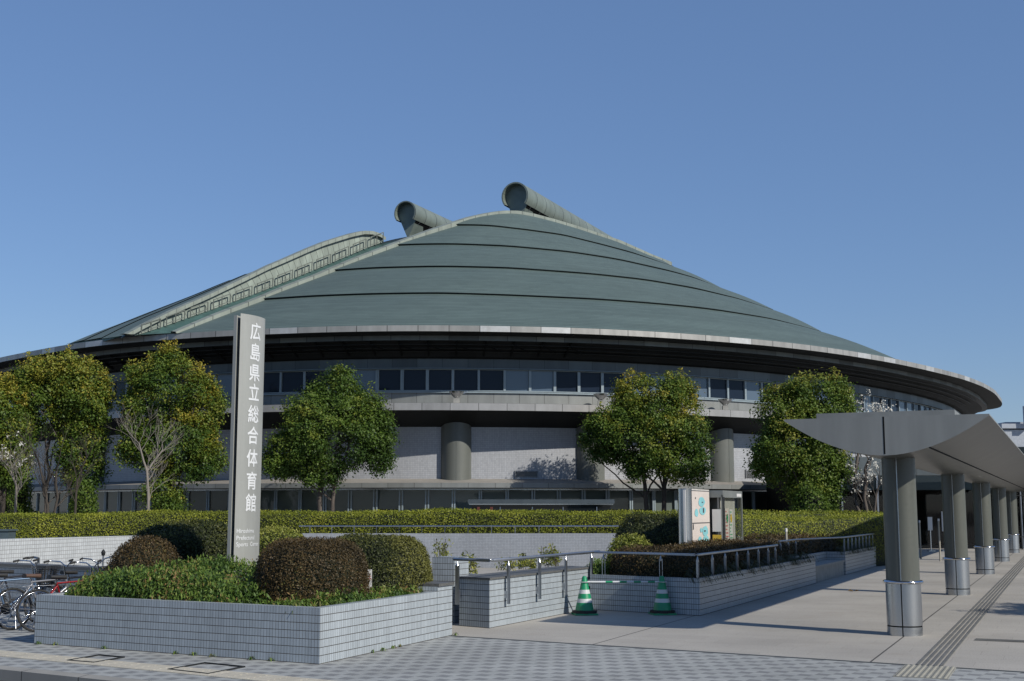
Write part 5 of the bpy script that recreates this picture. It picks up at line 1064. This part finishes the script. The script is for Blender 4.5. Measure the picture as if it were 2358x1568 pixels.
bare('bare_tree', 54, [(340, 1180, 338, 1085, .075), (338, 1085, 320, 1020, .05), (338, 1085, 375, 1035, .05)], 'pale-barked bare tree in front of the wide evergreen left of the sign', seed=11, bark=BARKP, twig=6)
bare('bare_tree', 54, [(125, 1180, 100, 1110, .08), (100, 1110, 80, 1040, .05), (140, 1180, 130, 1080, .07)], 'bare twiggy tree with several stems nearest the left edge', seed=12, twig=6, bark=BARKD)
bare('bare_tree', 55, [(162, 1180, 178, 1110, .07), (178, 1110, 195, 1060, .04)], 'leaning bare twiggy tree below the yellow-tinged evergreen', seed=13, twig=6, bark=BARKD)
bare('magnolia_tree', 55.5, [(40, 1180, 38, 1120, .08), (38, 1120, 25, 1085, .05)], 'small magnolia with a few white blossoms at the far left', 'magnolias with white blossom', blooms=30, seed=14, bark=BARKP)
bare('magnolia_tree', 55.5, [(1975, 1180, 1968, 1090, .1), (1968, 1090, 1985, 1010, .07), (1990, 1180, 1992, 1080, .1), (1992, 1080, 2015, 1025, .06), (2008, 1180, 2020, 1125, .07), (2015, 1025, 2020, 985, .04), (1985, 1010, 1990, 980, .04)], 'magnolia full of white blossom rising behind the canopy end', 'magnolias with white blossom', blooms=300, seed=15, twig=5, depth=2, bark=BARK)
for px, py, Y, w, n, lab in ((20, 1090, 60, 130, 9000, 'dark bush beneath the leftmost evergreen'), (195, 1125, 57.5, 60, 6000, 'yellow-green bush among the bare stems on the left'), (1870, 1120, 54.8, 110, 7000, 'leafy growth at the foot of the dark evergreen near the canopy')):
    t = atY(px, py, Y); o = bush('bush', dome(t.x, Y, 0, w / 5838 * Y, .8, t.z, 0, 2.1, .1, int(px)), n, .12, F_TREE2, depth=.12); tag(o, lab, 'bush')
# ------------------------------------------------------------------ 12. small things
BOLM = plain('bollard_cream', (.42, .40, .34), .6)
for i, (px, py, Y) in enumerate(((1810, 1216, 34.), (1967, 1207, 42), (2026, 1201, 44), (2117, 1198, 49), (2161, 1194, 47))):
    t = atY(px, py, Y); e = empty('garden_light', (t.x, Y, 0)); mb = MB(); mb.lathe([(.032, 0), (.032, t.z - .1)], n=12); mb.build('post', BOLM, e); mb = MB(); mb.lathe([(.036, t.z - .095), (.036, t.z - .01), (.001, t.z)], n=12); mb.build('cap', WHITE, e)
    tag(e, ('nearest cream garden light post rising from the red hedge', 'second cream garden light post along the red hedge', 'cream garden light post just left of the first column', 'tiny garden light post just right of the first column', 'cream garden light post beside the white poster stands')[i], 'garden light', 'garden light posts')
t = atY(851, 1311, 18.35); e = empty('marker_stake', (t.x, 18.35, .5)); mb = MB(); mb.box((0, 0, (t.z - .5) / 2), (.07, .02, t.z - .5)); mb.build('board', WHITE, e)
me = text_mesh('止', .07, 'lettering', REDP); 
for v in me.vertices: v.co = (v.co.x, -.012 - v.co.z, v.co.y + t.z - .5 - .11)
link(bpy.data.objects.new('lettering', me), e); tag(e, 'small white marker stake with a red character between two clipped shrubs', 'marker stake')
t = atY(238, 1272, 24.6); e = empty('hooded_lamp', (t.x, 24.6, 0)); mb = MB(); mb.tube([(0, 0, .3), (0, 0, t.z - .05)], .018, 8); mb.build('pole', RAILM, e); mb = MB(); mb.lathe([(.01, -.07), (.035, -.05), (.045, .0), (.03, .03), (.01, .06)], (0, 0, t.z), 10); mb.build('head', DARKM, e); tag(e, 'small dark-headed pole in front of the sunlit tiled wall', 'lamp')
t = atY(6, 1222, 40); mb = MB(); mb.box((t.x - .3, 40, t.z / 2), (1.2, .6, t.z)); mb.box((t.x - .3, 40, t.z + .02), (1.3, .7, .05)); tag(mb.build('utility_cabinet', plain('teal_cabinet', (.1, .14, .16), .5, .3)), 'teal grey utility cabinet at the far left above the pale wall', 'cabinet')
LEAFM = plain('dry_leaf', (.16, .09, .02), .8)
for px, py, lab in ((1965, 1362, 'dry yellow leaf lying on the open plaza'), (1765, 1372, 'dry brown leaf lying near the planter wall')):
    g_ = gnd(px, py); mb = MB(); r = random.Random(px)
    for k in range(4): a = r.uniform(0, 6.28); mb.face([(g_.x, g_.y, .008), (g_.x + .09 * math.cos(a), g_.y + .09 * math.sin(a), .05), (g_.x + .14 * math.cos(a + .3), g_.y + .14 * math.sin(a + .3), .02), (g_.x + .09 * math.cos(a + .6), g_.y + .09 * math.sin(a + .6), .012)])
    tag(mb.build('fallen_leaf', LEAFM), lab, 'leaf')
cen = [];
for t in np.linspace(.02, .98, 16):
    if random.random() < .35: q = a1 + (b1 - a1) * t; cen.append((q.x + .0, q.y - .03, 0.0))
for t in (.35, .42, .5, .55): q = b1 + (d1 - b1) * t; cen.append((q.x + .02, q.y, 0))
cen.append((d1.x + .06, d1.y - .02, 0)); blades('weeds', cen, 9, .055, 'small weeds growing where the planter meets the pavement', F_LOW, .7)
# distant apartment block at the right edge
AB = empty('apartment_block', (86, 215, 0)); tag(AB, 'distant white apartment block with balconies at the right edge', 'building'); AI = Matrix.Translation((-86, -215, 0)); WB_ = plain('pale_blue_render', (.42, .46, .52), .7)
tl = atY(2316, 975, 215); x0 = tl.x; zt_ = tl.z
def abk(o): o.matrix_parent_inverse = AI; return o
mb = MB(); mb.box((x0 + 9, 222, zt_ / 2 - .5), (18, 12, zt_ - 1)); abk(mb.build('wall', WB_, AB)); mb = MB(); mb.box((x0 + 7.2, 222, zt_ - .4), (15.4, 13, .8)); mb.box((x0 + 4.6, 222, zt_ + .2), (7, 8, .5)); mb.box((x0 + 4.4, 215.4, zt_ + 1.6), (1.2, 3, 3)); abk(mb.build('roof_parapet', WB_, AB))
for fl in range(7):
    z = zt_ - 5.2 - fl * 2.9
    for bx in (0, 1, 2):
        xx = x0 + 1.6 + bx * 5.6; mb = MB(); mb.box((xx + 1.6, 215.9, z + .4), (4.2, .25, 1.7)); o = abk(mb.build('window', GLASS2, AB)); mb = MB(); mb.box((xx + 1.4, 215.0, z - .55), (3.6, 1.6, .9)); abk(mb.build('balcony', WHITE, AB))
AK = .7     # one overall reflectance level for every painted, tiled and planted surface
for m in bpy.data.materials:
    nt_ = m.node_tree
    if not nt_: continue
    b = nt_.nodes.get('Principled BSDF')
    if not b: continue
    for r_ in [n for n in nt_.nodes if n.type == 'VALTORGB']:
        for e_ in r_.color_ramp.elements: e_.color = (*[c * .78 for c in e_.color[:3]], 1)
    i_ = b.inputs['Base Color']
    if any(n.type == 'VALTORGB' for n in nt_.nodes) or b.inputs['Metallic'].default_value > .8: continue
    if i_.is_linked:
        src = i_.links[0].from_socket; mx = nt_.nodes.new('ShaderNodeMix'); mx.data_type = 'RGBA'; mx.blend_type = 'MULTIPLY'; mx.inputs[0].default_value = 1; mx.inputs[7].default_value = (AK, AK, AK, 1)
        nt_.links.new(src, mx.inputs[6]); nt_.links.new(mx.outputs[2], i_)
print('objects', len(bpy.data.objects), 'ring', loop[:, 0].min(), loop[:, 0].max())
